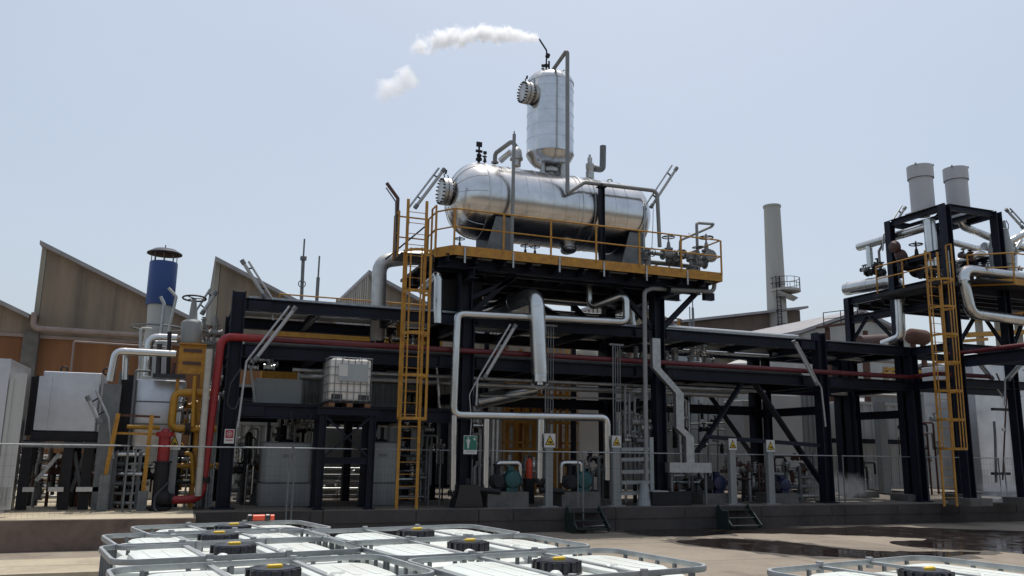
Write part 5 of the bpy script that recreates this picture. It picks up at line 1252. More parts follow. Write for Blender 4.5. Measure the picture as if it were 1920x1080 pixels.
# panels behind the right tower
def panel_box(label, xa, xb, yt, Y, D, m_='panel_grey', ribs=0): return cont(label, xa, xb, yt, Y, D, m_, ribs, name='enclosure', cat='enclosure')
t = panel_box('big plain pale grey enclosure right of the near tower column', 1822, 1893, 680, 24.5, 2.5, 'steel_panel')
panel_box('pale grey enclosure cut by the right edge of the view', 1903, 1990, 655, 24.2, 2.5, 'steel_panel')
t = T('enclosure_pipework', 'thin pipes with a small bright gauge in front of the pale enclosure', 'pipework', at(1880, 930, 23.8))
m = MB(); m.tube(px((1868, 905, 23.9), (1866, 820, 23.9), (1864, 790, 23.9)), .05, 8); m.to('riser', 'galvanised_dull', t)
m = MB(); m.tube(px((1880, 900, 23.9), (1887, 740, 23.9), (1868, 700, 23.9)), .03, 8); m.to('riser', 'rust', t)
for yy in (767, 888):
    m = MB(); a, b_ = at(1862, yy, 23.85), at(1893, yy, 23.85); m.bx(a.x, b_.x, 23.8, 23.95, a.z - .05, a.z + .05); m.to('cross_bar', 'dark_steel', t, False)
c = at(1880, 805, 23.7); m = MB(); m.lathe(c, (0, -1, 0), [(0, .07), (.05, .07), (.06, .06)], 14); m.to('gauge', 'sign_white', t)
# rusty tank and structures seen in the gaps
t = T('rusty_drum', 'rusty brown horizontal drum seen through the right caged ladder', 'tank', at(1730, 650, 34))
c = at(1724, 632, 34); m = MB(); m.lathe(c, (1, .15, 0), [(-.9, .1), (-.8, .35), (-.7, .42), (.4, .42), (.5, .38), (.55, .1)], 24); m.to('shell', 'rust', t)
for dx in (-.5, .2):
    m = MB(); m.bx(c.x + dx - .1, c.x + dx + .1, 33.9, 34.1, .58, c.z - .4); m.to('leg', 'rust', t, False)
t = T('pink_pipe_line', 'long pinkish pipe behind the back frame of the vent tower', 'pipe', at(1650, 635, 33))
m = MB(); m.tube(px((1612, 640, 33), (1685, 636, 33)), .3, 14); m.to('pipe_run', 'brown_paint', t)
for xx in (1620, 1680):
    m = MB(); c = at(xx, 640, 33); m.bx(c.x - .1, c.x + .1, 32.9, 33.1, .58, c.z); m.to('leg', 'rust', t, False)
t = T('far_gangway', 'far grey railed gangway above the white shed roof', 'gangway', at(1590, 610, 38))
a, b_ = at(1545, 612, 38), at(1640, 600, 38); rail(t, [(a.x, 38, a.z), (b_.x, 38, b_.z)], .8, 'dark_steel', 1.3)
m = MB(); m.bar((a.x, 38.3, a.z), (b_.x, 38.3, b_.z), .8, .12); m.to('deck', 'rust', t, False)
for x in (a.x + .5, b_.x - .5): m = MB(); m.bx(x - .1, x + .1, 38.2, 38.4, .5, a.z); m.to('post', 'rust', t, False)
t = T('yellow_gantry', 'yellow steel gantry far behind the right tower', 'gantry', at(1870, 640, 36))
for k, (xa, ya, xb, yb) in enumerate(((1830, 598, 1990, 578), (1815, 628, 1930, 622), (1890, 560, 1990, 552), (1885, 580, 1990, 575))):
    m = MB(); a, b_ = at(xa, ya, 36 - k * .3), at(xb, yb, 36 - k * .3); m.bar(a, b_, .3, .28); m.to('beam', 'yellow_paint', t, False)
for xx in (1832, 1868, 1905, 1960):
    m = MB(); c = at(xx, 560, 36.2); m.bx(c.x - .15, c.x + .15, 36.1, 36.4, .58, c.z); m.to('post', 'corrugated', t, False)
t = T('yellow_pipe_rack', 'low yellow pipework seen between the two long beams near the right tower', 'pipework', at(1660, 700, 33))
for k, (xa, ya, xb, yb) in enumerate(((1655, 700, 1730, 706), (1660, 692, 1725, 697), (1800, 640, 1850, 636))):
    m = MB(); m.bar(at(xa, ya, 33), at(xb, yb, 33), .2, .16); m.to('beam', 'yellow_paint', t, False)
for xx in (1663, 1680, 1705):
    m = MB(); c = at(xx, 695, 33.1); m.bx(c.x - .1, c.x + .1, 33.1, 33.3, .58, c.z + .2); m.to('post', 'corrugated', t, False)
for k, (xa, xb, ya, l) in enumerate(((1380, 1436, 680, 'pale barrel on the far deck left of the braced column'), (1265, 1330, 655, 'grey dome just above the red pipe right of the tower column'), (1085, 1140, 655, 'cream dome above the red pipe behind the thick clad pipe'))):
    a, b_ = at(xa, ya + 15, 28.5), at(xb, ya, 28.5)
    t = T('dome_tank', l, 'tank', ((a.x + b_.x) / 2, 28.5, a.z)); r = (b_.x - a.x) / 2
    m = MB(); m.lathe(((a.x + b_.x) / 2, 28.5 + r, 0), (0, 0, 1), [(.6, r), (a.z, r), (b_.z - .05, r * .8), (b_.z + .1, r * .3), (b_.z + .15, .02)], 28); m.to('shell', ('panel_grey', 'tank_grey', 'corrugated')[k], t)
# ------------------------------------------------------------------ strip lamps on poles
def strip_light(label, base, bend, top, off=(.12, 0, -.05), f0=.1, f1=1.0, mount=True):
    b0, b1, b2 = V(base), V(bend), V(top); t = T('strip_light', label, 'lamp', b0)
    m = MB(); m.tube([b0, b1, b2], .028, 8, .08); m.to('pole', 'galvanised', t)
    d = b2 - b1; o = V(off); a = b1 + d * f0 + o; c = b1 + d * f1 + o
    m = MB(); m.cyl(a, c, .045, 12); lt = m.to('lamp_tube', 'lamp_lens', t)
    dn = d.normalized()
    for q in (a, c):
        m = MB(); m.cyl(q - dn * .06, q + dn * .06, .06, 12); m.to('end_cap', 'galvanised_dull', lt)
    for f_ in (.2, .8):
        q = b1 + d * (f0 + (f1 - f0) * f_); m = MB(); m.bar(q, q + o, .04, .03); m.to('clamp', 'dark_steel', t, False)
    return t
def SL(label, p, Y=20.6, off=(.12, -.02, -.06), **k): strip_light(label, *[at(x, y, Y) for x, y in p], off, **k)
SL('strip lamp on a bent pole at the first rack column, tilted up right', ((446, 800), (462, 678), (543, 574)), 20.7)
SL('strip lamp on the rack, tilted up left in front of the second roof tooth', ((512, 600), (510, 560), (466, 490)), 21.3, (-.13, 0, -.03))
SL('strip lamp tilted up right above the orange ladder landing', ((766, 420), (766, 390), (823, 315)), 20.9)
SL('strip lamp tilted up right at the right end of the big tank', ((1207, 470), (1209, 387), (1260, 310)), 20.9, (.14, 0, -.1))
SL('strip lamp tilted up right left of the thick clad pipe', ((893, 760), (895, 712), (957, 608)), 20.6)
SL('strip lamp tilted up left beside the braced rack column', ((1548, 800), (1540, 728), (1494, 642)), 20.7, (-.1, 0, .0))
SL('strip lamp tilted up left in front of the square steel filter box', ((212, 860), (204, 784), (180, 732)), 21.0, (-.17, 0, -.12), f1=.9)
SL('strip lamp tilted up right above the upper clad pipe of the vent tower', ((1655, 470), (1657, 440), (1691, 385)), 22, (.12, 0, -.1))
SL('strip lamp at the right edge tilted up left above the vent tower', ((1935, 440), (1925, 425), (1893, 390)), 19.8, (-.15, 0, -.1))
SL('strip lamp tilted up right above the grey control valve', ((368, 620), (368, 582), (394, 542)), 22, (.13, 0, -.1))
SL('strip lamp tilted up right at the right edge under the red pipe', ((1884, 760), (1884, 712), (1925, 665)), 19.0, (.08, 0, -.06))
SL('strip lamp tilted down right under the beam beyond the near tower column', ((1880, 745), (1862, 718), (1828, 675)), 19.9, (.05, 0, .1))
t = T('orange_scaffold', 'orange boarded scaffold with upright posts behind the clad drop pipes', 'scaffold', at(1010, 860, 26.6))
for k in range(11):
    xx = 952 + k * 12.5; a, b_ = at(xx, 862, 26.6 + .1 * (k % 3)), at(xx, 735 - 14 * (k % 2), 26.6 + .1 * (k % 3)); m = MB(); m.bx(a.x - .035 - .05 * (k % 3 == 0), a.x + .035 + .05 * (k % 3 == 1), a.y, a.y + .06, ZF, b_.z); m.to('upright', ('orange_paint', 'orange_paint', 'render_orange')[k % 3], t, False)
for yy in (738, 790, 842):
    a, b_ = at(950, yy, 26.5), at(1082, yy + 2, 26.5); m = MB(); m.bx(a.x, b_.x, 26.5, 26.58, a.z - .05, a.z + .05); m.to('ledger', 'orange_paint', t, False)
pipe('clad_header', 'thick dull clad pipe lying low behind the end of the thick drop pipe', px((893, 754, 23.2), (1002, 730, 23.2)), .22, 'pipe_cladding', 20, bands=1.0)
pipe('thin_conduit', 'thin light conduit running level from the thick drop pipe to the valve skid', px((900, 742, 22.0), (1178, 748, 22.0)), .025, 'galvanised', 8)
for k, (xx, yy, l) in enumerate(((1052, 592, 'rusty round ladder cage top seen under the high platform'), (1262, 598, 'rusty round ladder cage top right of the tower column'))):
    c = at(xx, yy, 29); t = T('cage_top', l, 'ladder cage', (c.x, 29, ZF))
    m = MB(); m.torus((c.x, 29.5, c.z), (0, 0, 1), .62, .03, 24, 6); m.to('hoop', 'rust', t)
    m = MB(); m.torus((c.x, 29.5, c.z - .5), (0, 0, 1), .62, .03, 24, 6); m.to('hoop', 'rust', t)
    for q in range(5):
        a_ = q * 1.256; m = MB(); m.bx(c.x + .62 * math.cos(a_) - .03, c.x + .62 * math.cos(a_) + .03, 29.5 + .62 * math.sin(a_) - .03, 29.5 + .62 * math.sin(a_) + .03, c.z - 5, c.z); m.to('bar', 'orange_paint', t, False)
def hose(label, pts, r=.018, mt='black_plastic'):
    P__ = px(*pts); t = T('cable', label, 'cable', P__[0]); m = MB(); m.tube(P__, r, 6, .25, 6); m.to('cable_run', mt, t)
hose('dark cable looping beside the first rack column under the bent lamp pole', ((452, 690, 20.7), (432, 720, 20.6), (425, 760, 20.6), (440, 770, 20.6), (450, 745, 20.7)))
hose('dark cable hanging under the raised floor left of the tote stand', ((545, 772, 20.9), (548, 800, 20.9), (575, 806, 20.9), (585, 775, 20.9)))
hose('pale cable dangling below the lamp left of the thick clad pipe', ((893, 715, 20.6), (880, 740, 20.6), (884, 790, 20.7), (880, 840, 20.7)), .014, 'galvanised')
hose('dark hose curling down beside the red hydrant base', ((315, 905, 20.7), (290, 930, 20.5), (288, 955, 20.4), (300, 965, 20.3)), .03)
hose('cable hanging on the near column of the vent tower', ((1778, 470, 19.1), (1786, 560, 19.1), (1792, 640, 19.1)), .015, 'galvanised')
hose('thin cable drooping from the lamp at the right end of the tank', ((1225, 385, 20.7), (1224, 430, 20.7), (1222, 470, 20.8)), .012, 'galvanised')
# ------------------------------------------------------------------ signs
def sign(label, pxx, pyy, Y, w, h, kind, post=None):
    c = at(pxx, pyy, Y); t = T('sign', label, 'sign', c)
    m = MB(); m.bx(c.x - w / 2, c.x + w / 2, Y, Y + .012, c.z - h / 2, c.z + h / 2); m.to('board', 'sign_white', t, False)
    y = Y - .004
    def poly(pts, mt, nm, dy=0):
        q = MB(); n = len(pts); q.add([(c.x + a * w, y - dy, c.z + b_ * h) for a, b_ in pts] + [(c.x + a * w, y - dy + .003, c.z + b_ * h) for a, b_ in pts], [tuple(range(n)), tuple(range(2 * n - 1, n - 1, -1))] + [((i + 1) % n, i, n + i, n + (i + 1) % n) for i in range(n)]); q.to(nm, mt, t, False)
    def disc(cx_, cy_, r, n=16, asp=None):
        asp = w / h; return [(cx_ + r * math.cos(2 * math.pi * k / n), cy_ + r * asp * math.sin(2 * math.pi * k / n)) for k in range(n)]
    if kind == 'warn':
        poly([(-.44, -.33), (.44, -.33), (0, .42)], 'sign_black', 'border'); poly([(-.33, -.27), (.33, -.27), (0, .29)], 'sign_yellow', 'triangle', .004)
        poly(disc(-.07, -.12, .1), 'sign_black', 'pictogram', .008); poly(disc(-.07, -.12, .045), 'sign_yellow', 'pictogram_hole', .012); poly([(.0, -.02), (.2, -.12), (.2, -.2), (.02, -.2)], 'sign_black', 'pictogram', .008)
    elif kind == 'shower':
        poly([(-.47, -.27), (.47, -.27), (.47, .47), (-.47, .47)], 'sign_green', 'green_field')
        poly([(-.22, -.2), (-.12, -.2), (-.08, .1), (-.02, .22), (-.08, .3), (-.28, .3), (-.32, .22), (-.26, .1)], 'sign_white', 'figure', .004); poly(disc(-.17, .38, .06), 'sign_white', 'shower_head', .004)
        poly([(.2, .28), (.38, .28), (.38, .34), (.2, .34)], 'sign_white', 'cross', .004); poly([(.26, .22), (.32, .22), (.32, .40), (.26, .40)], 'sign_white', 'cross', .008)
        poly([(-.35, -.40), (.35, -.40), (.35, -.35), (-.35, -.35)], 'tank_grey', 'caption', .0)
    else:
        poly([(-.40, -.12), (.40, -.12), (.40, .44), (-.40, .44)], 'sign_red', 'red_field'); poly(disc(0, .16, .27), 'sign_white', 'ring', .004); poly(disc(0, .16, .21), 'sign_red', 'ring_inner', .008); poly(disc(0, .16, .1), 'sign_white', 'reel', .012)
        poly([(-.36, -.30), (.36, -.30), (.36, -.24), (-.36, -.24)], 'sign_red', 'caption', .0)
    if post:
        m = MB(); m.bx(c.x - .1, c.x + .1, Y + .015, Y + .16, ZF, c.z + h * (.2 if post == 1 else -.4)); m.bx(c.x - .24, c.x + .24, Y - .05, Y + .22, ZF, ZF + .03); m.to('post', 'panel_dark', t, False)
sign('white board with yellow gears warning triangle above the left green pump', 1031, 826, 20.5, .32, .36, 'warn', 1)
sign('white board with yellow warning triangle beside the corner of the long clad pipe', 1156, 828, 20.5, .28, .32, 'warn', 1)
sign('white board with yellow warning triangle right of the galvanised wall box', 1374, 833, 20.6, .27, .33, 'warn', 1)
sign('white board with yellow warning triangle in front of the braced thin column', 1445, 836, 20.6, .3, .34, 'warn', 1)
sign('small faded warning triangle board behind the yellow gas pipe', 327, 828, 21.1, .28, .38, 'warn', 1)
sign('green emergency shower sign with a white figure and cross', 882, 834, 20.55, .36, .47, 'shower')
sign('small white and red fire hose sign on the first rack column', 430, 818, 20.85, .22, .33, 'hose')
# ------------------------------------------------------------------ stairs
for k, (xa, xb, yt, l) in enumerate(((1062, 1122, 952, 'dark green two step stair below the right green pump'), (1345, 1400, 950, 'dark green two step stair below the wall box and blue pump'))):
    a, b_ = at(xa, yt, 20.05), at(xb, yt, 20.05); t = T('steel_stair', l, 'stair', ((a.x + b_.x) / 2, 19.7, 0))
    for x in (a.x, b_.x):
        m = MB(); m.bar((x, 20.04, .60), (x, 19.45, .08), .04, .14, (0, 0, 1)); m.to('stringer', 'stair_green', t, False)
    for j in range(3):
        m = MB(); z = .5 - j * .19; y = 19.95 - j * .2; m.bx(a.x + .02, b_.x - .02, y - .12, y + .1, z - .02, z); m.to('tread', 'stair_green', t, False)
    m = MB(); m.bx(a.x - .05, a.x - .025, 19.5, 20.04, .0, .5); m.to('side_plate', 'stair_green', t, False)
# ------------------------------------------------------------------ mesh fence
def fence(p, q, label, foot=True):
    p, q = V(p), V(q); t = T('mesh_fence_panel', label, 'fence', (p + q) / 2, 'temporary mesh fence panels in front of the plant')
    d = (q - p); L = d.length; d.normalize(); H0, H1 = .14, 2.0
    for e in (p + d * .03, q - d * .03):
        m = MB(); m.cyl(e + V((0, 0, 0)), e + V((0, 0, H1)), .021, 8); m.to('post', 'galvanised_dull', t)
    m = MB(); m.cyl(p + V((0, 0, H1)), q + V((0, 0, H1)), .016, 8); m.to('top_rail', 'galvanised', t)
    m = MB(); m.cyl(p + V((0, 0, H0)), q + V((0, 0, H0)), .012, 8); m.to('bottom_rail', 'galvanised', t)
    m = MB(); n = int(L / .11)
    for k in range(1, n): c = p + d * (L * k / n); m.bar(c + V((0, 0, H0)), c + V((0, 0, H1)), .0022, .0022)
    for k in range(1, 9): z = H0 + (H1 - H0) * k / 9; m.bar(p + V((0, 0, z)), q + V((0, 0, z)), .0025, .0025)
    m.to('wire_mesh', 'dark_steel', t, False)
    if foot:
        m = MB(); n = V((-d.y, d.x, 0)); m.bar(p - n * .3 + V((0, 0, .06)), p + n * .3 + V((0, 0, .06)), .22, .12); m.to('foot', 'plinth', t, False)
def G(x, y): v = at(x, y, Z=0); return (v.x, v.y, 0)
F_ = [((-70, 1040), (226, 1012), 'fence panel at the far left crossing the pale cabin and filter box'), ((236, 1012), (536, 1010), 'fence panel in front of the red riser and left tank'),
      ((541, 1010), (803, 992), 'fence panel in front of the tote stand and ladder'), ((820, 992), (1086, 996), 'fence panel in front of the green pumps'),
      ((1092, 998), (1328, 984), 'fence panel in front of the wall box skid'), ((1336, 984), (1578, 981), 'fence panel in front of the two right warning signs'),
      ((1586, 981), (1738, 973), 'fence panel in front of the grey ribbed container'), ((1744, 973), (1884, 974), 'fence panel in front of the right caged ladder'), ((1892, 975), (2060, 968), 'fence panel cut by the right edge of the view')]
for a, b_, l in F_: fence(G(*a), G(*b_), l)
# ------------------------------------------------------------------ totes in the foreground
def tote_at(corner, L, W, yaw, label, z=1.48, **k):
    c = at(*corner, Z=z); y = math.radians(yaw); dx = V((math.cos(y), math.sin(y), 0)); dy = V((-math.sin(y), math.cos(y), 0))
    p = c + dx * L / 2 - dy * W / 2
    return ibc(L, W, z, label, (p.x, p.y, 0), y, 'white caged totes parked in the foreground', plate=False, **k)
tote_at((578, 998), 1.16, .70, 11, 'farthest tote of the middle row, near rim cut by no other but one', seed=1)['label'] = 'farthest white caged tote of the middle foreground row'
tote_at((645, 1019), 1.18, .74, 10, 'second white caged tote of the middle foreground row', seed=2)
tote_at((760, 1053), 1.20, .78, 9, 'nearest white caged tote of the middle row, its black lid at the bottom edge', seed=3)
tote_at((246, 990), 1.10, .66, 14, 'farthest white caged tote of the left row, with red tape on its rim', seed=4)
tote_at((193, 1006), 1.14, .66, 12, 'second farthest white caged tote of the left foreground row', seed=5)
tote_at((190, 1027), 1.18, .66, 10, 'white caged tote in the left row with its black lid fully in view', seed=6)
tote_at((205, 1070), 1.20, .7, 9, 'nearest white caged tote at the bottom left corner', seed=7)
tote_at((1430, 1073), 1.22, .8, 11, 'single white caged tote at the bottom right corner', seed=8)
t = T('red_hose_coupling', 'small red and black hose coupling lying on the farthest left tote', 'coupling', at(483, 975, Z=1.5))
c = at(483, 976, Z=1.5); m = MB(); m.cyl(c + V((-.035, 0, .02)), c + V((.045, .01, .02)), .02, 14); m.to('red_sleeve', 'red_plastic', t)
for s in (-.055, .065): m = MB(); m.cyl(c + V((s - .012, 0, .02)), c + V((s + .012, 0, .02)), .024, 12); m.to('black_nut', 'black_plastic', t)
m = MB(); m.cyl(c + V((.085, 0, .02)), c + V((.11, 0, .02)), .02, 12); m.to('red_cap', 'red_plastic', t)
# ------------------------------------------------------------------ steam
def steam(name, a, b_, r0, r1, arch, dens, seed, label, cut=.5, ns=2.2):
    """volume of steam drifting from a to b_; density is noise inside a bent, widening tube"""
    a, b_ = V(a), V(b_); L = (b_ - a).length
    m = MB(); R_ = max(r0, r1) * 1.3 + abs(arch) * L; m.bx(-.05, L + .1, -R_, R_, -R_, R_)
    me = bpy.data.meshes.new(name); me.from_pydata(m.v, [], m.f); o = bpy.data.objects.new(name, me); col.objects.link(o)
    d = (b_ - a).normalized(); y = V((0, 0, 1)).cross(d).normalized(); z = d.cross(y)
    o.matrix_world = Matrix(((d.x, y.x, z.x, a.x), (d.y, y.y, z.y, a.y), (d.z, y.z, z.z, a.z), (0, 0, 0, 1)))
    mt = bpy.data.materials.new(name); mt.use_nodes = True; n, l = mt.node_tree.nodes, mt.node_tree.links
    n.remove(n['Principled BSDF']); out = n['Material Output']
    pv = n.new('ShaderNodeVolumePrincipled'); pv.inputs['Color'].default_value = (.98, .99, 1, 1); pv.inputs['Anisotropy'].default_value = .3
    l.new(pv.outputs[0], out.inputs['Volume'])
    tc = n.new('ShaderNodeTexCoord'); sep = n.new('ShaderNodeSeparateXYZ'); l.new(tc.outputs['Object'], sep.inputs[0])
    def mth(op, x, y_=None, cl=False):
        q = n.new('ShaderNodeMath'); q.operation = op; q.use_clamp = cl
        for i, v in enumerate((x, y_)):
            if v is None: continue
            if isinstance(v, (int, float)): q.inputs[i].default_value = v
            else: l.new(v, q.inputs[i])
        return q.outputs[0]
    tx = mth('DIVIDE', sep.outputs[0], L)
    arc = mth('MULTIPLY', mth('SINE', mth('MULTIPLY', tx, math.pi)), arch * L)
    zz = mth('SUBTRACT', sep.outputs[2], arc)
    dd = mth('SQRT', mth('ADD', mth('MULTIPLY', sep.outputs[1], sep.outputs[1]), mth('MULTIPLY', zz, zz)))
    rad = mth('ADD', mth('MULTIPLY', mth('SQRT', mth('MAXIMUM', tx, 0)), r1 - r0), r0)
    rel = mth('DIVIDE', dd, rad)
    nz = n.new('ShaderNodeTexNoise'); nz.noise_dimensions = '4D'; nz.inputs['W'].default_value = seed; nz.inputs['Scale'].default_value = ns; nz.inputs['Detail'].default_value = 6; nz.inputs['Roughness'].default_value = .62; nz.inputs['Distortion'].default_value = .9
    l.new(tc.outputs['Object'], nz.inputs['Vector'])
    fade = mth('MULTIPLY', tx, .40)
    s = mth('SUBTRACT', mth('SUBTRACT', mth('ADD', mth('MULTIPLY', nz.outputs[0], 3.4), -.5), mth('MULTIPLY', rel, 1.0)), mth('ADD', fade, cut - .3))
    endf = mth('MULTIPLY', mth('MULTIPLY', mth('SUBTRACT', 1.0, tx), 5, True), mth('MULTIPLY', tx, 70, True))
    s = mth('MULTIPLY', mth('MULTIPLY', s, 1.6, True), endf)
    l.new(mth('MULTIPLY', s, dens), pv.inputs['Density'])
    me.materials.append(mt); o['kind'] = 'stuff'; o['label'] = label; o['category'] = 'steam'
    return o
tip = at(1010, 72, 21.75)
steam('steam_plume', tip + V((0, 0, 0)), at(768, 92, 22.0), .11, .42, .07, 15.0, 3.1, 'white steam plume blowing left from the vent on top of the vertical vessel', .55, 3.0)
steam('steam_puff', at(778, 140, 22), at(700, 186, 22.2), .36, .5, .0, 3.0, 8.4, 'faint detached steam puff left of and below the main plume', .62, 1.7)
steam('ground_steam', (19.2, 22.4, .95), (22.0, 22.9, .95), .5, .5, .0, .9, 5.2, 'thin steam drifting over the floor behind the right caged ladder', .35, 1.6)
steam('ground_steam', (24.3, 20.4, .85), (26.8, 20.6, .85), .4, .4, .0, .7, 6.2, 'thin steam drifting over the floor at the right edge', .35, 1.8)

# ------------------------------------------------------------------ smaller process equipment that fills the plant
def fittings(label, xa, xb, ya, yb, Y, n, seed, mats=('pipe_cladding', 'galvanised', 'dull_cladding', 'grey_pipe', 'dark_steel'), pipes=3, cat='fittings'):
    a, b_ = at(xa, yb, Y), at(xb, ya, Y); t = T('pipe_fittings', label, cat, (a.x, Y, ZF)); rr = random.Random(seed)
    x0, x1 = min(a.x, b_.x), max(a.x, b_.x)
    clutter(t, x0, x1, Y, a.z, b_.z, n, seed, mats)
    for k in range(pipes):
        r = rr.uniform(.02, .05); x = rr.uniform(x0, x1); x2 = rr.uniform(x0, x1); z = rr.uniform(a.z + .3, b_.z); y = Y + rr.uniform(-.1, .4)
        m = MB(); m.tube([(x, y, ZF), (x, y, z), (x2, y + .1, z), (x2, y + .1, max(ZF, z - rr.uniform(.4, 1.4)))], r, 8, .1); m.to('pipe_run', rr.choice(mats), t)
    return t
fittings('silver valves and pipes between the steel tank and the cream pipe', 322, 388, 745, 800, 21.6, 14, 41, ('galvanised', 'dark_steel', 'pipe_cladding', 'yellow_paint'), 5)
fittings('yellow and grey valves under the yellow gas pipe loop', 322, 398, 808, 865, 21.7, 12, 42, ('yellow_paint', 'grey_pipe', 'dark_steel', 'galvanised'), 4)
fittings('pipes and valves in the gap between the sloping orange posts', 215, 290, 845, 925, 22.0, 16, 43, ('rust', 'pipe_cladding', 'galvanised', 'dark_steel'), 6)
fittings('tangled pipework low under the square filter box', 50, 185, 850, 925, 22.4, 22, 44, ('dark_steel', 'galvanised', 'rust', 'grey_pipe'), 8)
fittings('small silver fittings beside the red riser elbow', 392, 420, 645, 770, 21.5, 12, 45, ('pipe_cladding', 'galvanised', 'dull_cladding'), 3)
fittings('grey pipework behind the first rack column at ground level', 438, 490, 800, 920, 22.6, 10, 46, pipes=6)
fittings('valves and thin pipes on the wall behind the grey plastic tanks', 520, 600, 775, 825, 23.6, 12, 47, pipes=4)
fittings('dark and silver valves seen through the lower ladder', 742, 840, 800, 900, 23.4, 16, 48, pipes=7)
fittings('pipework behind the green shower sign', 880, 930, 790, 900, 22.8, 8, 49, pipes=5)
fittings('pumps and valves behind the left green pump', 935, 1010, 865, 915, 22.6, 12, 50, pipes=4)
fittings('valves and hoses behind the right green pump', 1100, 1150, 850, 915, 22.4, 10, 51, pipes=4)
fittings('dense valves round the narrow grey vessel', 1165, 1250, 745, 860, 21.8, 22, 52, pipes=8)
fittings('orange and dark pipework below the galvanised wall box', 1240, 1340, 885, 930, 21.6, 18, 53, ('rust', 'dark_steel', 'galvanised', 'grey_pipe'), 5)
fittings('valves low between the third and fourth warning signs', 1375, 1440, 870, 925, 21.9, 16, 54, ('rust', 'dark_steel', 'galvanised', 'brown_paint'), 6)
fittings('pipework on the pale cabinets right of the braced column', 1450, 1540, 840, 920, 22.6, 18, 55, ('dark_steel', 'galvanised', 'rust', 'grey_pipe'), 7)
fittings('small valve group in front of the grey ribbed container', 1595, 1650, 850, 905, 24.5, 9, 56, ('dark_steel', 'galvanised', 'white_paint'), 3)
fittings('dark pipework between the back column and the right ladder', 1708, 1760, 760, 900, 25.0, 14, 57, ('dark_steel', 'rust', 'panel_dark'), 8)
fittings('valves and risers in front of the cross braces', 1265, 1300, 745, 860, 22.6, 10, 58, pipes=6)
pp_('yellow pipe rising from the gas loop to the yellow plate frame', [(362, 800, 21.1), (364, 742, 21.1), (366, 705, 21.1)], .05, 'yellow_paint', name='gas_pipe')
pp_('short yellow pipe with a valve low beside the hydrant', [(318, 850, 21.2), (360, 850, 21.2), (362, 905, 21.2)], .05, 'yellow_paint', name='gas_pipe', fl=[(at(340, 850, 21.2), (1, 0, 0), 1.9)])
pp_('yellow pipe across the front of the steel tank', [(238, 800, 21.4), (300, 802, 21.4)], .05, 'yellow_paint', name='gas_pipe')
pp_('slim clad pipe dropping from the clad arch to the steel tank', [(236, 665, 21.3), (234, 712, 21.3)], .07, 'pipe_cladding')
pp_('thin white pipe frame left of the blue stack base', [(262, 720, 22.2), (264, 615, 22.2), (285, 617, 22.2)], .035, 'stack_white')
pp_('green lined pipe low behind the hydrant', [(312, 903, 21.5), (385, 903, 21.5)], .05, 'stair_green')
# long thin pipes running along the rack just under its beams
for k, (xa, xb, yy, Y, r, mt, l) in enumerate((
    (455, 840, 668, 22.4, .045, 'pipe_cladding', 'bright thin pipe under the red pipe in the left bay'),
    (455, 830, 660, 23.2, .06, 'dull_cladding', 'dull clad pipe behind the white tote top'),
    (900, 1140, 688, 22.2, .05, 'galvanised', 'sunlit thin pipe behind the lamp left of the thick clad pipe'),
    (1060, 1240, 700, 22.6, .07, 'dull_cladding', 'clad pipe right of the thick clad pipe below the red pipe'),
    (1260, 1420, 722, 22.8, .05, 'grey_pipe', 'grey pipe below the red pipe above the cross braces'),
    (1270, 1400, 732, 23.4, .08, 'dull_cladding', 'thicker dull pipe just above the cross braces'),
    (1560, 1700, 728, 23.5, .05, 'galvanised', 'thin bright pipe above the grey ribbed container'),
    (1560, 1680, 740, 24.0, .07, 'white_paint', 'white pipe right above the grey ribbed container'),
    (1260, 1440, 662, 23.0, .07, 'pipe_cladding', 'silver pipe lying between the two long beams right of the tower'),
    (1280, 1500, 655, 23.7, .09, 'white_paint', 'white pipe lying behind the silver one between the two long beams'),
    (1450, 1690, 672, 23.2, .06, 'dull_cladding', 'dull pipe between the long beams near the right end of the rack'))):
    a, b_ = at(xa, yy, Y), at(xb, yy, Y); z = (a.z + b_.z) / 2
    pipe('rack_pipe', l, [(a.x, Y, z), (b_.x, Y, z)], r, mt, 10, bands=1.3)
# lit clutter on the rack between the beams
fittings('small silver valves on the rack right of the tower column', 1265, 1340, 655, 680, 22.6, 12, 61, ('pipe_cladding', 'white_paint', 'galvanised'), 0)
fittings('group of bright small valves on the rack left of the drain pipe', 1175, 1210, 655, 678, 22.4, 8, 62, ('pipe_cladding', 'white_paint', 'galvanised'), 0)
fittings('valves and bends on the rack behind the caged ladder', 700, 800, 622, 640, 22.8, 14, 63, ('pipe_cladding', 'orange_paint', 'galvanised', 'dark_steel'), 0)
fittings('bright fittings over the long grey box', 470, 520, 655, 690, 23.0, 12, 64, ('pipe_cladding', 'white_paint', 'galvanised'), 0)
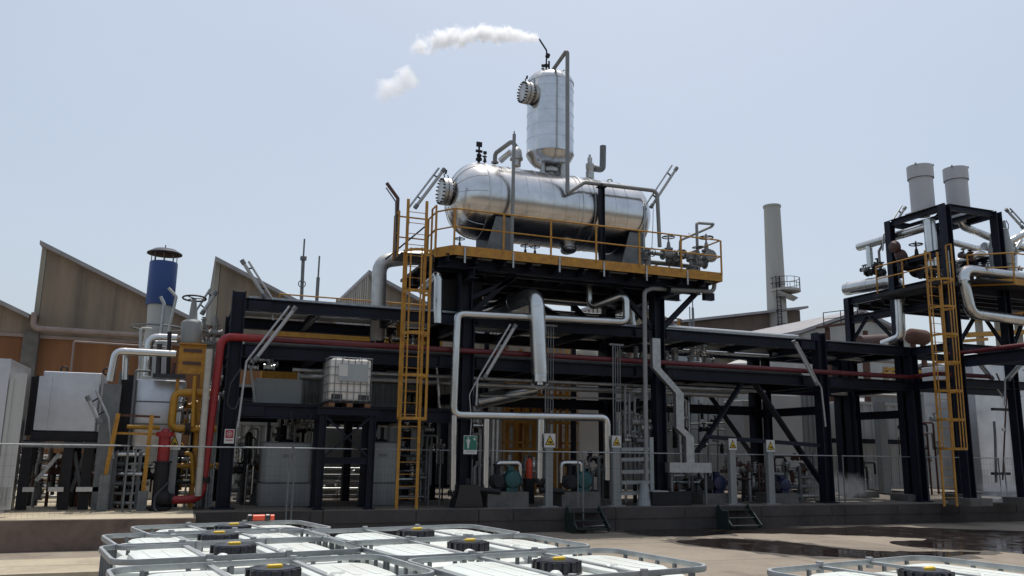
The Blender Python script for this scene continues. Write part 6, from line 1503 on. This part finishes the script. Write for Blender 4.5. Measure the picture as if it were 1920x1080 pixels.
# flat dark cross rail and platform in front of the ribbed container
t = T('container_rail', 'dark horizontal rail with a small shelf crossing the grey ribbed container', 'rail', at(1640, 830, 26.7))
a, b_ = at(1562, 826, 26.7), at(1692, 834, 26.7); m = MB(); m.bx(a.x, b_.x, 26.6, 26.8, a.z - .09, a.z + .09); m.to('rail', 'navy_steel', t, False)
a, b_ = at(1585, 826, 26.5), at(1632, 820, 26.5); m = MB(); m.bx(a.x, b_.x, 26.4, 26.7, a.z + .1, a.z + .14); m.to('shelf', 'galvanised', t, False)
for xx in (1500, 1560):
    pass
t = T('steel_post', 'grey square post in front of the grey ribbed container', 'post', at(1657, 930, 25.5))
c = at(1655, 830, 25.5); m = MB(); m.bx(c.x - .17, c.x + .17, 25.4, 25.7, ZF, 4.1); m.to('shaft', 'panel_dark', t, False); m = MB(); m.bx(c.x - .25, c.x + .25, 25.3, 25.8, ZF, ZF + .05); m.to('base', 'plinth', t, False)
# right tower: more pipes above the orange railing
pr_('clad pipe with a hump just behind the orange railing of the vent tower', [at(1770, 512, 20.9), at(1812, 482, 20.9), at(1845, 475, 20.9), at(1852, 505, 20.9)], .14)
pr_('clad pipe passing behind the two safety valves', [at(1845, 462, 20.8), at(1900, 470, 20.8), at(1940, 452, 20.8)], .15)
pr_('slim clad riser right of the right safety valve', [at(1905, 540, 19.9), at(1903, 470, 19.9), at(1915, 450, 19.9)], .07)
pr_('slim clad riser between the two safety valves', [at(1880, 540, 20.1), at(1879, 490, 20.1)], .06)
pr_('thin grey pipe hanging below the deck of the vent tower to the long beam', [at(1890, 555, 20.3), at(1895, 635, 20.3)], .07, 'grey_pipe', 0)
fittings('valves crowded on the deck of the vent tower behind the near column', 1752, 1800, 500, 535, 20.4, 12, 71, ('dark_steel', 'grey_pipe', 'brown_paint', 'pipe_cladding'), 0)
fittings('valves crowded on the deck at the right edge behind the railing', 1850, 1918, 500, 535, 19.6, 16, 72, ('dark_steel', 'grey_pipe', 'brown_paint', 'pipe_cladding', 'red_paint'), 0)
fittings('small valves under the short clad elbow of the vent tower', 1620, 1665, 485, 525, 22.8, 8, 73, ('dark_steel', 'grey_pipe'), 0)
